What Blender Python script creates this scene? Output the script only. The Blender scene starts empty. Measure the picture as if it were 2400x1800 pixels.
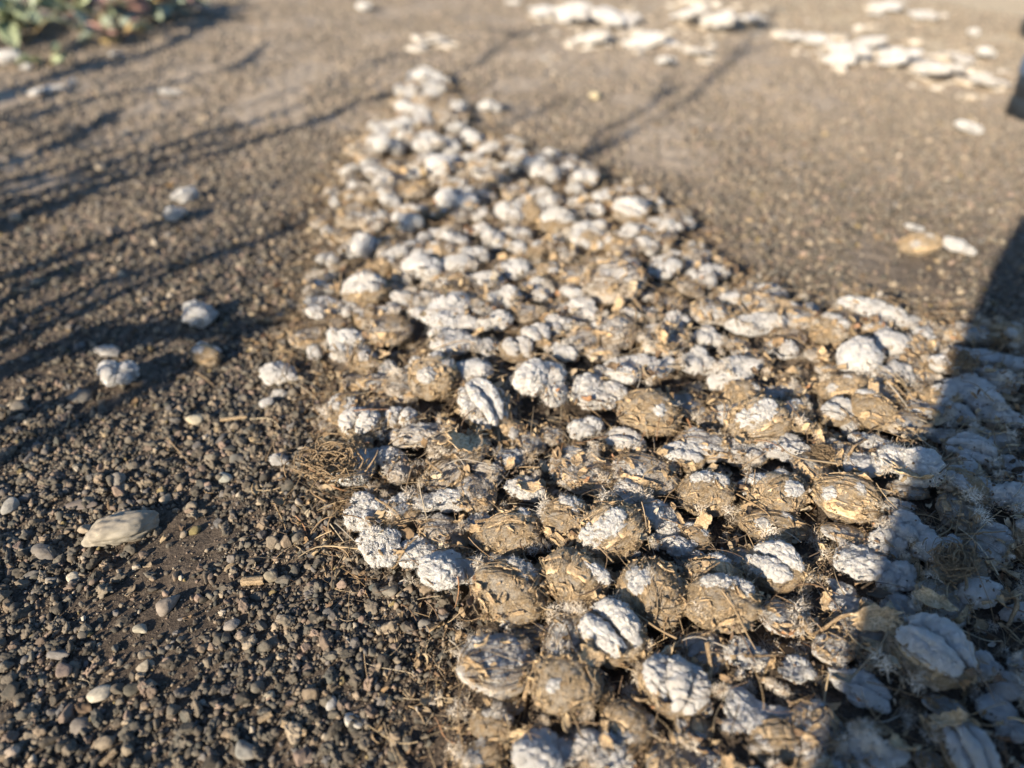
import bpy, bmesh, math, random
import numpy as np
from mathutils import Vector, Matrix

random.seed(7)
RS = np.random.RandomState(11)
C = bpy.context.scene.collection
scn = bpy.context.scene

# ------------------------------------------------------------------ camera
CAM_H = 0.40
PITCH = math.radians(36.5)
LENS = 26.0
cam_d = bpy.data.cameras.new('camera')
cam_d.lens = LENS
cam_d.sensor_width = 36.0
cam_d.clip_start = 0.01
cam_d.clip_end = 500
cam_d.dof.use_dof = True
cam_d.dof.focus_distance = 0.492
cam_d.dof.aperture_fstop = 3.1
cam = bpy.data.objects.new('camera', cam_d)
C.objects.link(cam)
cam.location = (0, 0, CAM_H)
cam.rotation_euler = (math.radians(90) - PITCH, 0, 0)
scn.camera = cam
FPX = LENS / 36.0 * 2400.0          # focal length in photo pixels

# ------------------------------------------------------------------ light
SUN_AZ = math.radians(217)           # where the sun stands, clockwise from +Y
SUN_EL = math.radians(22.5)
world = bpy.data.worlds.new('World')
scn.world = world
world.use_nodes = True
nt = world.node_tree
sky = nt.nodes.new('ShaderNodeTexSky')
sky.sky_type = 'NISHITA'
sky.sun_disc = False
sky.sun_elevation = SUN_EL
sky.sun_rotation = SUN_AZ
sky.air_density = 1.2
sky.ozone_density = 5.0
sky.dust_density = 0.6
nt.links.new(sky.outputs[0], nt.nodes['Background'].inputs[0])
nt.nodes['Background'].inputs[1].default_value = 0.085
sd = bpy.data.lights.new('sun', 'SUN')
sd.energy = 5.0
sd.angle = math.radians(0.53)
sd.color = (1.0, 0.855, 0.665)
sun = bpy.data.objects.new('sun', sd)
C.objects.link(sun)
sdir = Vector((math.sin(SUN_AZ) * math.cos(SUN_EL), math.cos(SUN_AZ) * math.cos(SUN_EL), math.sin(SUN_EL)))
sun.rotation_euler = (-sdir).to_track_quat('-Z', 'Y').to_euler()
sun.location = (-2, -3, 2)
scn.view_settings.view_transform = 'Standard'
scn.view_settings.look = 'None'
scn.view_settings.gamma = 1
scn.view_settings.exposure = 1.12

# ------------------------------------------------------------------ noise
def h3(i, j, k, s):
    n = (i.astype(np.int64) * 374761393 + j.astype(np.int64) * 668265263 + k.astype(np.int64) * 2147483647 + s * 974634777) & 0xffffffff
    n = ((n ^ (n >> 13)) * 1274126177) & 0xffffffff
    n = ((n ^ (n >> 16)) * 2246822519) & 0xffffffff
    return ((n ^ (n >> 15)) & 0xffff) / 32767.5 - 1.0

def vn(P, s=0):
    P = np.asarray(P, float)
    I = np.floor(P).astype(np.int64)
    f = P - I
    f = f * f * f * (f * (f * 6 - 15) + 10)
    x, y, z = I[:, 0], I[:, 1], I[:, 2]
    u, v, w = f[:, 0], f[:, 1], f[:, 2]
    def L(a, b, t): return a + (b - a) * t
    return L(L(L(h3(x, y, z, s), h3(x+1, y, z, s), u), L(h3(x, y+1, z, s), h3(x+1, y+1, z, s), u), v),
             L(L(h3(x, y, z+1, s), h3(x+1, y, z+1, s), u), L(h3(x, y+1, z+1, s), h3(x+1, y+1, z+1, s), u), v), w)

def fbm(P, o=4, s=0):
    P = np.asarray(P, float)
    a, t, r = 1.0, 0.0, 0.0
    for i in range(o):
        r = r + a * vn(P * (2.03 ** i) + i * 17.3, s + i)
        t += a; a *= 0.5
    return r / t

def puffs(P, o, s):
    P = np.asarray(P, float)
    a, t, r = 1.0, 0.0, 0.0
    for i in range(o):
        r = r + a * np.minimum(np.sqrt(vn(P * (2.1 ** i) + i * 9.1, s + i)**2 + .02) * 1.8, 1)
        t += a; a *= 0.5
    return r / t

def sstep(a, b, x):
    t = np.clip((x - a) / (b - a), 0, 1)
    return t * t * (3 - 2 * t)

# ------------------------------------------------------------------ mesh helpers
def mk(name, V, Fs, mat=None, smooth=True, col=None, grain=None):
    me = bpy.data.meshes.new(name)
    V = np.asarray(V, np.float32)
    Fs = [np.asarray(f, np.int32) for f in (Fs if isinstance(Fs, list) else [Fs]) if len(f)]
    loops = np.concatenate([f.ravel() for f in Fs])
    tot = np.concatenate([np.full(len(f), f.shape[1], np.int32) for f in Fs])
    start = np.concatenate([[0], np.cumsum(tot)[:-1]]).astype(np.int32)
    me.vertices.add(len(V)); me.vertices.foreach_set('co', V.ravel())
    me.loops.add(len(loops)); me.loops.foreach_set('vertex_index', loops)
    me.polygons.add(len(tot)); me.polygons.foreach_set('loop_start', start)
    me.update(calc_edges=True)
    if smooth:
        me.polygons.foreach_set('use_smooth', np.ones(len(tot), bool))
    if col is not None:
        a = me.attributes.new('tint', 'FLOAT_COLOR', 'POINT')
        c = np.ones((len(V), 4), np.float32); c[:, :3] = col
        a.data.foreach_set('color', c.ravel())
    if grain is not None:
        a = me.attributes.new('grain', 'FLOAT_VECTOR', 'POINT')
        a.data.foreach_set('vector', np.asarray(grain, np.float32).ravel())
    me.validate()
    if mat: me.materials.append(mat)
    return me

_ico = {}
def ico(n):
    if n not in _ico:
        bm = bmesh.new(); bmesh.ops.create_icosphere(bm, subdivisions=n, radius=1)
        V = np.array([v.co[:] for v in bm.verts]); F = np.array([[v.index for v in f.verts] for f in bm.faces])
        bm.free(); _ico[n] = (V / np.linalg.norm(V, axis=1)[:, None], F)
    return _ico[n]

class Geo:
    """collects pieces into one mesh"""
    def __init__(s): s.V = []; s.F = {3: [], 4: []}; s.n = 0; s.G = []
    def add(s, V, F, grain=None):
        V = np.asarray(V, float)
        for f in (F if isinstance(F, list) else [F]):
            f = np.asarray(f)
            if len(f): s.F[f.shape[1]].append(f + s.n)
        s.V.append(V); s.n += len(V)
        s.G.append(np.asarray(grain, float) if grain is not None else V * 1.0)
    def mesh(s, name, mat, smooth=True, shift=0.0):
        V = np.concatenate(s.V).copy(); V[:, 2] += shift
        Fs = [np.concatenate(s.F[k]) for k in (3, 4) if s.F[k]]
        return mk(name, V, Fs, mat, smooth, grain=np.concatenate(s.G))

def unit(v): return v / np.maximum(np.linalg.norm(v, axis=-1, keepdims=True), 1e-9)

def rotz(a):
    c, s_ = math.cos(a), math.sin(a)
    return np.array([[c, -s_, 0], [s_, c, 0], [0, 0, 1.0]])

def ribbons(P, N, rs, L, w, lift, seg=3, curl=0.6, tang=None):
    """short thin fibre ribbons lying over a surface at points P with normals N"""
    n = len(P)
    r = unit(rs.normal(size=(n, 3))) if tang is None else unit(tang + 0.35 * rs.normal(size=(n, 3)))
    T = unit(r - (r * N).sum(1)[:, None] * N * 0.9)
    B = unit(np.cross(T, N))
    Ls = L * rs.uniform(0.4, 1.3, n)[:, None]
    lf = lift * rs.uniform(0.0, 1.0, n)[:, None] ** 2
    cb = curl * rs.normal(size=(n, 1))
    Vs = []
    for i in range(seg + 1):
        t = i / seg
        c = P + T * Ls * t + N * (lf * math.sin(math.pi * min(t * 0.8, 1)) * Ls * 1.2 + 0.004) + B * cb * Ls * t * t * 0.7
        # follow the curvature roughly
        c = c - N * (Ls * t) ** 2 * 0.35
        ww = w * (1 - 0.7 * t)
        Vs += [c - B * ww, c + B * ww]
    V = np.stack(Vs, 1).reshape(-1, 3)
    k = 2 * (seg + 1)
    base = np.arange(n)[:, None] * k
    F = np.concatenate([base + np.array([[2*i, 2*i+1, 2*i+3, 2*i+2]]) for i in range(seg)])
    return V, F

def tube(pts, rad, m=5):
    pts = np.asarray(pts, float); n = len(pts)
    rad = np.broadcast_to(rad, (n,))
    T = unit(np.gradient(pts, axis=0))
    up = np.array([0.13, 0.21, 0.97]); A = unit(np.cross(T, up)); B = np.cross(T, A)
    ang = np.arange(m) / m * 2 * math.pi
    V = pts[:, None] + rad[:, None, None] * (np.cos(ang)[None, :, None] * A[:, None] + np.sin(ang)[None, :, None] * B[:, None])
    F = []
    for i in range(n - 1):
        for j in range(m):
            F.append([i*m+j, i*m+(j+1) % m, (i+1)*m+(j+1) % m, (i+1)*m+j])
    g = np.stack([np.repeat(np.arange(n) * 0.3, m), np.tile(np.arange(m) * 0.4, n), np.zeros(n*m)], 1)
    return V.reshape(-1, 3), np.array(F), g

def sheet(P, th, NR):
    """closed thin solid from a grid P (a,b,3), thickness th along -NR"""
    a, b = P.shape[:2]
    V = np.concatenate([P.reshape(-1, 3), (P - NR * th).reshape(-1, 3)])
    F = []
    o = a * b
    id_ = lambda i, j: i * b + j
    for i in range(a - 1):
        for j in range(b - 1):
            q = [id_(i, j), id_(i, j+1), id_(i+1, j+1), id_(i+1, j)]
            F.append(q); F.append([x + o for x in q[::-1]])
    for i in range(a - 1):
        F.append([id_(i, 0), id_(i+1, 0), id_(i+1, 0)+o, id_(i, 0)+o]); F.append([id_(i+1, b-1), id_(i, b-1), id_(i, b-1)+o, id_(i+1, b-1)+o])
    for j in range(b - 1):
        F.append([id_(0, j+1), id_(0, j), id_(0, j)+o, id_(0, j+1)+o]); F.append([id_(a-1, j), id_(a-1, j+1), id_(a-1, j+1)+o, id_(a-1, j)+o])
    return V, np.array(F)

# ------------------------------------------------------------------ materials
def mat(name):
    m = bpy.data.materials.new(name); m.use_nodes = True
    return m, m.node_tree, m.node_tree.nodes['Principled BSDF']
def N(nt, t, **k):
    n = nt.nodes.new(t)
    for a, v in k.items(): setattr(n, a, v)
    return n
def noise(nt, vec, scale, detail=3, rough=0.55, dist=0.0):
    n = N(nt, 'ShaderNodeTexNoise'); n.inputs['Scale'].default_value = scale; n.inputs['Detail'].default_value = detail
    n.inputs['Roughness'].default_value = rough; n.inputs['Distortion'].default_value = dist
    nt.links.new(vec, n.inputs['Vector']); return n.outputs['Fac']
def ramp(nt, fac, stops, interp='LINEAR'):
    r = N(nt, 'ShaderNodeValToRGB'); r.color_ramp.interpolation = interp
    e = r.color_ramp.elements
    while len(e) < len(stops): e.new(0.5)
    for x, (p, c) in zip(e, stops):
        x.position = p; x.color = (c, c, c, 1) if isinstance(c, (int, float)) else (*c, 1)
    nt.links.new(fac, r.inputs[0]); return r.outputs[0]
def mix(nt, f, a, b, mode='MIX'):
    m = N(nt, 'ShaderNodeMix', data_type='RGBA', blend_type=mode)
    for v, i in ((f, 0), (a, 6), (b, 7)):
        if hasattr(v, 'links') or hasattr(v, 'is_linked'): nt.links.new(v, m.inputs[i])
        else: m.inputs[i].default_value = v if isinstance(v, (int, float)) else (*v, 1)
    return m.outputs[2]
def math_(nt, op, a, b=None, clamp=False):
    m = N(nt, 'ShaderNodeMath', operation=op, use_clamp=clamp)
    for v, i in ((a, 0), (b, 1)):
        if v is None: continue
        if hasattr(v, 'is_linked'): nt.links.new(v, m.inputs[i])
        else: m.inputs[i].default_value = v
    return m.outputs[0]
def bump(nt, h, dist, b=None, strength=1.0):
    n = N(nt, 'ShaderNodeBump'); n.inputs['Distance'].default_value = dist; n.inputs['Strength'].default_value = strength
    nt.links.new(h, n.inputs['Height'])
    if b: nt.links.new(b, n.inputs['Normal'])
    return n.outputs[0]
def vadd(nt, a, b):
    n = N(nt, 'ShaderNodeVectorMath', operation='ADD'); nt.links.new(a, n.inputs[0]); nt.links.new(b, n.inputs[1]); return n.outputs[0]
def vmul(nt, a, v):
    n = N(nt, 'ShaderNodeVectorMath', operation='MULTIPLY'); nt.links.new(a, n.inputs[0]); n.inputs[1].default_value = v; return n.outputs[0]
def objvec(nt):
    tc = N(nt, 'ShaderNodeTexCoord'); oi = N(nt, 'ShaderNodeObjectInfo')
    c = N(nt, 'ShaderNodeCombineXYZ')
    for i in range(3): nt.links.new(math_(nt, 'MULTIPLY', oi.outputs['Random'], (31.0, 57.0, 83.0)[i]), c.inputs[i])
    return vadd(nt, tc.outputs['Object'], c.outputs[0]), oi

def m_cotton():
    m, t, b = mat('cotton_fibre')
    v, oi = objvec(t)
    sep = N(t, 'ShaderNodeSeparateColor'); t.links.new(oi.outputs['Color'], sep.inputs[0])
    big = noise(t, v, 1.9, 6, 0.7)
    fine = noise(t, v, 9, 5, 0.7, 0.6)
    sm = math_(t, 'ADD', math_(t, 'MULTIPLY', big, 0.62), math_(t, 'MULTIPLY', fine, 0.38))
    d = math_(t, 'ADD', sm, math_(t, 'SUBTRACT', math_(t, 'MULTIPLY', sep.outputs[0], 0.42), 0.29))
    df = ramp(t, d, [(0.38, 0.0), (0.55, 0.45), (0.76, 1.0)])
    tone = noise(t, v, 3.5, 4)
    clean = ramp(t, tone, [(0.3, (0.80, 0.76, 0.70)), (0.62, (0.93, 0.915, 0.89))])
    dirty = ramp(t, fine, [(0.3, (0.22, 0.155, 0.095)), (0.5, (0.46, 0.34, 0.21)), (0.72, (0.62, 0.52, 0.38))])
    c = mix(t, df, clean, dirty)
    sp = noise(t, v, 13, 5, 0.7)
    spf = ramp(t, sp, [(0.60, 0.0), (0.70, 0.6)])
    c = mix(t, spf, c, (0.16, 0.11, 0.07))
    t.links.new(c, b.inputs['Base Color']); b.inputs['Roughness'].default_value = 0.95
    b.inputs['Specular IOR Level'].default_value = 0.1
    b.inputs['Subsurface Weight'].default_value = 0.7; b.inputs['Subsurface Scale'].default_value = 0.0009; b.inputs['Subsurface Radius'].default_value = (1, .95, .9)
    sv = vmul(t, v, (1.0, 2.6, 1.6))
    n1 = noise(t, sv, 14, 6, 0.7, 1.2)
    n2 = noise(t, v, 45, 3, 0.6, 0.5)
    t.links.new(bump(t, n2, 0.002, bump(t, n1, 0.005)), b.inputs['Normal'])
    return m

def m_husk():
    m, t, b = mat('matted_husk')
    v, oi = objvec(t)
    big = noise(t, v, 2.2, 5, 0.6)
    fine = noise(t, v, 22, 5, 0.72, 0.8)
    c1 = ramp(t, fine, [(0.3, (0.15, 0.105, 0.065)), (0.46, (0.52, 0.36, 0.20)), (0.64, (0.78, 0.61, 0.40))])
    c2 = ramp(t, fine, [(0.3, (0.18, 0.125, 0.085)), (0.52, (0.54, 0.41, 0.26)), (0.7, (0.76, 0.64, 0.46))])
    c = mix(t, ramp(t, big, [(0.38, 0.0), (0.62, 1.0)]), c1, c2)
    c = mix(t, ramp(t, noise(t, v, 3.1, 4, 0.7), [(0.44, 0.0), (0.66, 0.8)]), c, (0.74, 0.68, 0.59))
    t.links.new(c, b.inputs['Base Color']); b.inputs['Roughness'].default_value = 0.9
    b.inputs['Specular IOR Level'].default_value = 0.15
    sv = vmul(t, v, (1.0, 2.2, 2.2))
    t.links.new(bump(t, noise(t, sv, 26, 5, 0.75, 1.0), 0.007), b.inputs['Normal'])
    return m

def m_plate(name='dry_shell', base=((0.42, 0.28, 0.15), (0.66, 0.485, 0.29), (0.80, 0.66, 0.46)), gs=(3.0, 26.0, 1.0)):
    m, t, b = mat(name)
    a = N(t, 'ShaderNodeAttribute', attribute_name='grain')
    oi = N(t, 'ShaderNodeObjectInfo')
    c3 = N(t, 'ShaderNodeCombineXYZ')
    t.links.new(math_(t, 'MULTIPLY', oi.outputs['Random'], 40.0), c3.inputs[0]); t.links.new(math_(t, 'MULTIPLY', oi.outputs['Random'], 23.0), c3.inputs[2])
    v = vadd(t, a.outputs['Vector'], c3.outputs[0])
    g = noise(t, vmul(t, v, gs), 1.0, 4, 0.6, 0.4)
    bg = noise(t, v, 2.4, 4, 0.6)
    c = ramp(t, math_(t, 'ADD', math_(t, 'MULTIPLY', g, 0.5), math_(t, 'MULTIPLY', bg, 0.5)), [(0.34, base[0]), (0.5, base[1]), (0.64, base[2])])
    st = ramp(t, noise(t, v, 5.5, 5, 0.7), [(0.45, 0.0), (0.66, 0.85)])
    c = mix(t, st, c, (0.20, 0.14, 0.08))
    t.links.new(c, b.inputs['Base Color']); b.inputs['Roughness'].default_value = 0.65
    b.inputs['Specular IOR Level'].default_value = 0.3
    t.links.new(bump(t, g, 0.0012), b.inputs['Normal'])
    return m

def m_tint(name, rough=0.85, spec=0.25, objcol=False, mott=300.0, bd=0.0004, var=0.5):
    m, t, b = mat(name)
    tc = N(t, 'ShaderNodeTexCoord')
    if objcol:
        oi = N(t, 'ShaderNodeObjectInfo'); col = oi.outputs['Color']; vec, _ = objvec(t)
    else:
        a = N(t, 'ShaderNodeAttribute', attribute_name='tint'); col = a.outputs['Color']; vec = tc.outputs['Object']
    n = noise(t, vec, mott, 5, 0.7)
    k = ramp(t, n, [(0.3, 1.0 - var), (0.7, 1.0 + var * 0.0)])
    k2 = ramp(t, noise(t, vec, mott * 0.33, 3), [(0.40, 0.0), (0.75, 0.4)])
    c = mix(t, 1.0, col, k, 'MULTIPLY')
    c = mix(t, k2, c, (0.25, 0.195, 0.145))      # dust
    t.links.new(c, b.inputs['Base Color']); b.inputs['Roughness'].default_value = rough
    b.inputs['Specular IOR Level'].default_value = spec
    t.links.new(bump(t, n, bd), b.inputs['Normal'])
    return m

def m_ground():
    m, t, b = mat('dusty_dirt')
    g = N(t, 'ShaderNodeNewGeometry'); P = g.outputs['Position']
    big = noise(t, P, 4.5, 4, 0.6); mid = noise(t, P, 60, 5, 0.65); fine = noise(t, P, 420, 5, 0.7)
    k = math_(t, 'ADD', math_(t, 'MULTIPLY', mid, 0.5), math_(t, 'MULTIPLY', fine, 0.5))
    dark = ramp(t, k, [(0.32, (0.035, 0.028, 0.022)), (0.5, (0.085, 0.067, 0.052)), (0.68, (0.20, 0.16, 0.12))])
    tanc = ramp(t, k, [(0.32, (0.24, 0.195, 0.15)), (0.5, (0.37, 0.305, 0.235)), (0.68, (0.50, 0.42, 0.33))])
    sp = N(t, 'ShaderNodeSeparateXYZ'); t.links.new(P, sp.inputs[0])
    far = math_(t, 'ADD', math_(t, 'MULTIPLY', sp.outputs[1], 0.6), math_(t, 'MULTIPLY', big, 0.5))
    c = mix(t, ramp(t, far, [(0.55, 0.0), (1.0, 1.0)]), dark, tanc)
    # pale sand patch off to the far right
    s = math_(t, 'ADD', math_(t, 'ADD', math_(t, 'MULTIPLY', sp.outputs[0], 0.62), math_(t, 'MULTIPLY', sp.outputs[1], 0.5)), math_(t, 'MULTIPLY', noise(t, P, 2.6, 3), 0.5))
    sand = ramp(t, k, [(0.3, (0.42, 0.34, 0.235)), (0.7, (0.56, 0.47, 0.34))])
    c = mix(t, ramp(t, math_(t, 'MULTIPLY', s, 0.4), [(0.62, 0.0), (0.76, 1.0)]), c, sand)
    t.links.new(c, b.inputs['Base Color']); b.inputs['Roughness'].default_value = 0.95
    b.inputs['Specular IOR Level'].default_value = 0.15
    t.links.new(bump(t, fine, 0.0016, bump(t, mid, 0.004)), b.inputs['Normal'])
    return m

def m_plain(name, c1, c2, scale, rough=0.7, spec=0.3, bd=0.001, transl=0.0):
    m, t, b = mat(name)
    v, oi = objvec(t)
    n = noise(t, v, scale, 4, 0.6)
    t.links.new(ramp(t, n, [(0.35, c1), (0.65, c2)]), b.inputs['Base Color'])
    b.inputs['Roughness'].default_value = rough; b.inputs['Specular IOR Level'].default_value = spec
    t.links.new(bump(t, n, bd), b.inputs['Normal'])
    return m

M = dict(cotton=m_cotton(), husk=m_husk(), plate=m_plate(),
         strand=m_plate('dry_fibre', ((0.14, 0.095, 0.055), (0.33, 0.235, 0.14), (0.52, 0.41, 0.27)), (6.0, 3.0, 3.0)),
         mat=m_plate('matted_fibre', ((0.30, 0.20, 0.11), (0.62, 0.47, 0.28), (0.80, 0.68, 0.48)), (1.0, 1.0, 1.0)),
         pebble=m_tint('gravel_stone'), pebble1=m_tint('pebble_stone', objcol=True, mott=1.6, bd=0.0006),
         litter=m_tint('husk_litter', mott=260, var=0.4), ground=m_ground())

# ------------------------------------------------------------------ ground shape
def depth_of_row(py):   # ground distance seen at photo row py
    a = PITCH + math.atan((py - 900) / FPX)
    return CAM_H / math.tan(a)
def ray(px, py):
    x = (px - 1200) / FPX; y = (py - 900) / FPX
    return np.array([x, math.cos(PITCH) - y * math.sin(PITCH), -math.sin(PITCH) - y * math.cos(PITCH)])
def at0(px, py, z=0.0):
    d = ray(px, py); t = (CAM_H - z) / -d[2]
    return np.array([d[0] * t, d[1] * t]), t     # t = depth along the optical axis
S = 2400 / 2212.0
POLY_PX = [(960,2150),(950,1659),(935,1560),(975,1380),(985,1300),(900,1255),(800,1200),(720,1110),(740,980),(700,900),(740,840),(690,790),
 (610,730),(640,620),(700,560),(680,480),(712,400),(770,330),(845,250),(885,190),(930,160),(985,200),(1010,270),(1060,310),(1180,345),(1290,385),
 (1400,430),(1500,480),(1510,560),(1600,600),(1700,645),(1800,675),(1940,670),(2010,710),(2150,715),(2290,760),(2560,880),(3100,1400),(3500,2150)]
POLY = np.array([at0(x * S, y * S)[0] for x, y in POLY_PX])

def poly_sd(X, Y):
    """signed distance, >0 inside the pile outline"""
    x = np.asarray(X, float).ravel(); y = np.asarray(Y, float).ravel()
    d2 = np.full(len(x), 1e9); ins = np.zeros(len(x), bool)
    n = len(POLY)
    for i in range(n):
        ax, ay = POLY[i]; bx, by = POLY[(i+1) % n]
        ex, ey = bx-ax, by-ay
        t = np.clip(((x-ax)*ex+(y-ay)*ey)/(ex*ex+ey*ey), 0, 1)
        d2 = np.minimum(d2, (x-ax-t*ex)**2+(y-ay-t*ey)**2)
        c = ((ay > y) != (by > y))
        xs = ax + (y-ay)/(by-ay if by != ay else 1e-9)*ex
        ins ^= c & (x < xs)
    return np.where(ins, 1, -1)*np.sqrt(d2)

def gz(X, Y, fine=True):
    X = np.asarray(X, float); Y = np.asarray(Y, float); sh = X.shape
    x, y = X.ravel(), Y.ravel()
    z = np.zeros(len(x))
    near = (np.abs(x) < 3) & (y < 5) & (y > -1)
    P = np.stack([x, y, 0*x], 1)
    z += 0.006 * fbm(P * 7, 2, 3)
    if near.any():
        sdn = poly_sd(x[near], y[near])
        z[near] += 0.012 * sstep(-0.01, 0.11, sdn) * (1 + 0.5 * fbm(P[near] * 14, 2, 8))
        if fine:
            z[near] += 0.0022 * fbm(P[near] * 55, 2, 5) + 0.0009 * fbm(P[near] * 210, 2, 6)
    return z.reshape(sh)

xs = np.concatenate([-np.geomspace(60, 0.9, 40), np.arange(-0.88, 1.1, 0.0045), np.geomspace(1.12, 60, 40)])
ys = np.concatenate([-np.geomspace(60, 0.2, 30), np.arange(0.05, 0.9, 0.0035), 0.9 * np.geomspace(1.004, 3.2, 170), np.geomspace(3, 80, 30)])
ys = np.unique(ys)
GX, GY = np.meshgrid(xs, ys)
GZ = gz(GX, GY)
a, b_ = GX.shape
idx = np.arange(a * b_).reshape(a, b_)
F = np.stack([idx[:-1, :-1], idx[:-1, 1:], idx[1:, 1:], idx[1:, :-1]], -1).reshape(-1, 4)
gm = mk('dirt_ground', np.stack([GX, GY, GZ], -1).reshape(-1, 3), F, M['ground'])
ground = bpy.data.objects.new('ground', gm); C.objects.link(ground); ground['kind'] = 'structure'

# ------------------------------------------------------------------ tagging
def tag(o, label, cat, group=None):
    o['label'] = label; o['category'] = cat
    if group: o['group'] = group
    return o
def empty(name, loc, rz=0, sc=(1, 1, 1)):
    o = bpy.data.objects.new(name, None); C.objects.link(o); o.empty_display_size = 0.01
    o.location = loc; o.rotation_euler = (0, 0, rz); o.scale = sc
    return o
def put(name, me, parent=None, color=None):
    o = bpy.data.objects.new(name, me); C.objects.link(o)
    if parent: o.parent = parent
    if color: o.color = color
    return o

# ------------------------------------------------------------------ prototypes (unit size: half extents about 1)
SH = 0.62          # prototypes are lifted so that their origin is near the base
def lobe(c, r, rs, sub=6, amp=0.16, frq=3.0, rot=0.0, seed=0, bend=0.0, crumple=0.0):
    V, F = ico(sub)
    D = V.copy()
    p = V * np.array(r)
    q = (p + np.array(c))
    mm = float(np.mean(r))
    w = q + 0.12 * np.stack([fbm(q * 3, 2, seed+5), fbm(q * 3 + 7, 2, seed+6), fbm(q * 3 + 13, 2, seed+7)], 1)
    d = amp * mm * (puffs(w * frq / max(mm, 0.3) * 0.6, 3, seed) - 0.45) * 1.6 + 0.10 * mm * fbm(w * 1.7 / mm * 0.8, 2, seed+20)
    d += 0.038 * fbm(w * 8, 4, seed+31) + 0.012 * fbm(w * 34, 2, seed+33)
    if crumple:
        d += .6*crumple * mm * (1 - np.abs(fbm(w * 6, 3, seed+40)) * 2.2)
    p = p + unit(D / np.array(r)) * d[:, None]
    if bend: p[:, 2] -= bend * p[:, 0] ** 2
    p = p @ rotz(rot).T
    return p + np.array(c), F

def nrm(V, F):
    n = np.zeros_like(V)
    fn = np.cross(V[F[:, 1]] - V[F[:, 0]], V[F[:, 2]] - V[F[:, 0]])
    for k in range(3): np.add.at(n, F[:, k], fn)
    return unit(n)

def fuzz(g, V, F, rs, n, L=0.14, w=0.006, lift=0.5, tang=None, minz=-0.3):
    nn = nrm(V, F); ok = np.where(V[:, 2] > minz)[0]
    if len(ok) == 0: return
    k = rs.choice(ok, n)
    a_, b2 = ribbons(V[k], nn[k], rs, L, w, lift, tang=None if tang is None else np.tile(tang, (n, 1)))
    g.add(a_, b2)

def meridian(phi, lam, r=1.0, rr=(1, .92, .85)):
    return np.stack([np.sin(phi) * rr[0], np.cos(phi) * np.cos(lam) * rr[1], np.cos(phi) * np.sin(lam) * rr[2]], -1) * (r[..., None] if isinstance(r, np.ndarray) else r)

def plate_mesh(rs, lam0, lam1, phi0, phi1, R=1.03, cracks=2, seed=0, rr=(1, .92, .85)):
    g = Geo()
    cuts = [phi0] + sorted(rs.uniform(phi0 + 0.15, phi1 - 0.15, cracks)) + [phi1]
    for i in range(len(cuts) - 1):
        p0, p1 = cuts[i] + 0.012, cuts[i+1] - 0.012
        if p1 - p0 < 0.08: continue
        na, nb = max(4, int((p1-p0)*9)), 10
        u = np.linspace(0, 1, na)[:, None] * np.ones((1, nb)); v = np.ones((na, 1)) * np.linspace(0, 1, nb)[None]
        jag = 0.06 * vn(np.stack([v.ravel()*9, v.ravel()*0+i, v.ravel()*0], 1), seed+i).reshape(na, nb)
        phi = p0 + (p1-p0)*u + jag*np.where(u < .5, 1, -1)*np.abs(u-.5)
        ej = 0.07 * vn(np.stack([u.ravel()*5+i*3, v.ravel()*0, v.ravel()*0+9], 1), seed+3).reshape(na, nb)
        lam = lam0 + (lam1-lam0)*v + ej*(v-.5)*2
        lift = 0.03*np.abs(v*2-1)**3*rs.uniform(0.2, 2.2) + 0.05*(rs.uniform(-1, 1))*(u-.5)
        q = np.stack([phi.ravel()*4, lam.ravel()*4, phi.ravel()*0], 1)
        r = R + lift + 0.014*fbm(q*1.5, 3, seed+9).reshape(na, nb) + rs.uniform(0, .02)
        P = meridian(phi, lam, r, rr)
        V, F = sheet(P, 0.015, unit(P))
        gr = np.stack([phi.ravel()*1.5, lam.ravel()*1.5, phi.ravel()*0], 1)
        g.add(V, F, np.concatenate([gr, gr]))
    return g

def strands_geo(rs, n, lam_c, spread, R=1.05, w=0.016, rr=(1, .92, .85), wild=0.25):
    g = Geo()
    for i in range(n):
        lam = lam_c + rs.normal() * spread
        p0 = rs.uniform(-1.45, -0.7); p1 = rs.uniform(0.5, 1.45)
        k = 12
        ph = np.linspace(p0, p1, k)
        r = R + np.abs(rs.normal() * 0.05) + 0.03*np.sin(ph*3+rs.uniform(0, 6)) + (rs.rand() < wild) * 0.30*np.clip((ph-0.5), 0, 1)
        la = lam + 0.14*np.sin(ph*rs.uniform(1, 3)+rs.uniform(0, 6))
        P = meridian(ph, la, r, rr)
        V, F, gr = tube(P, np.linspace(1, .35, k)*w*rs.uniform(.5, 1.3), 4)
        g.add(V, F, gr + i)
    return g

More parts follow.
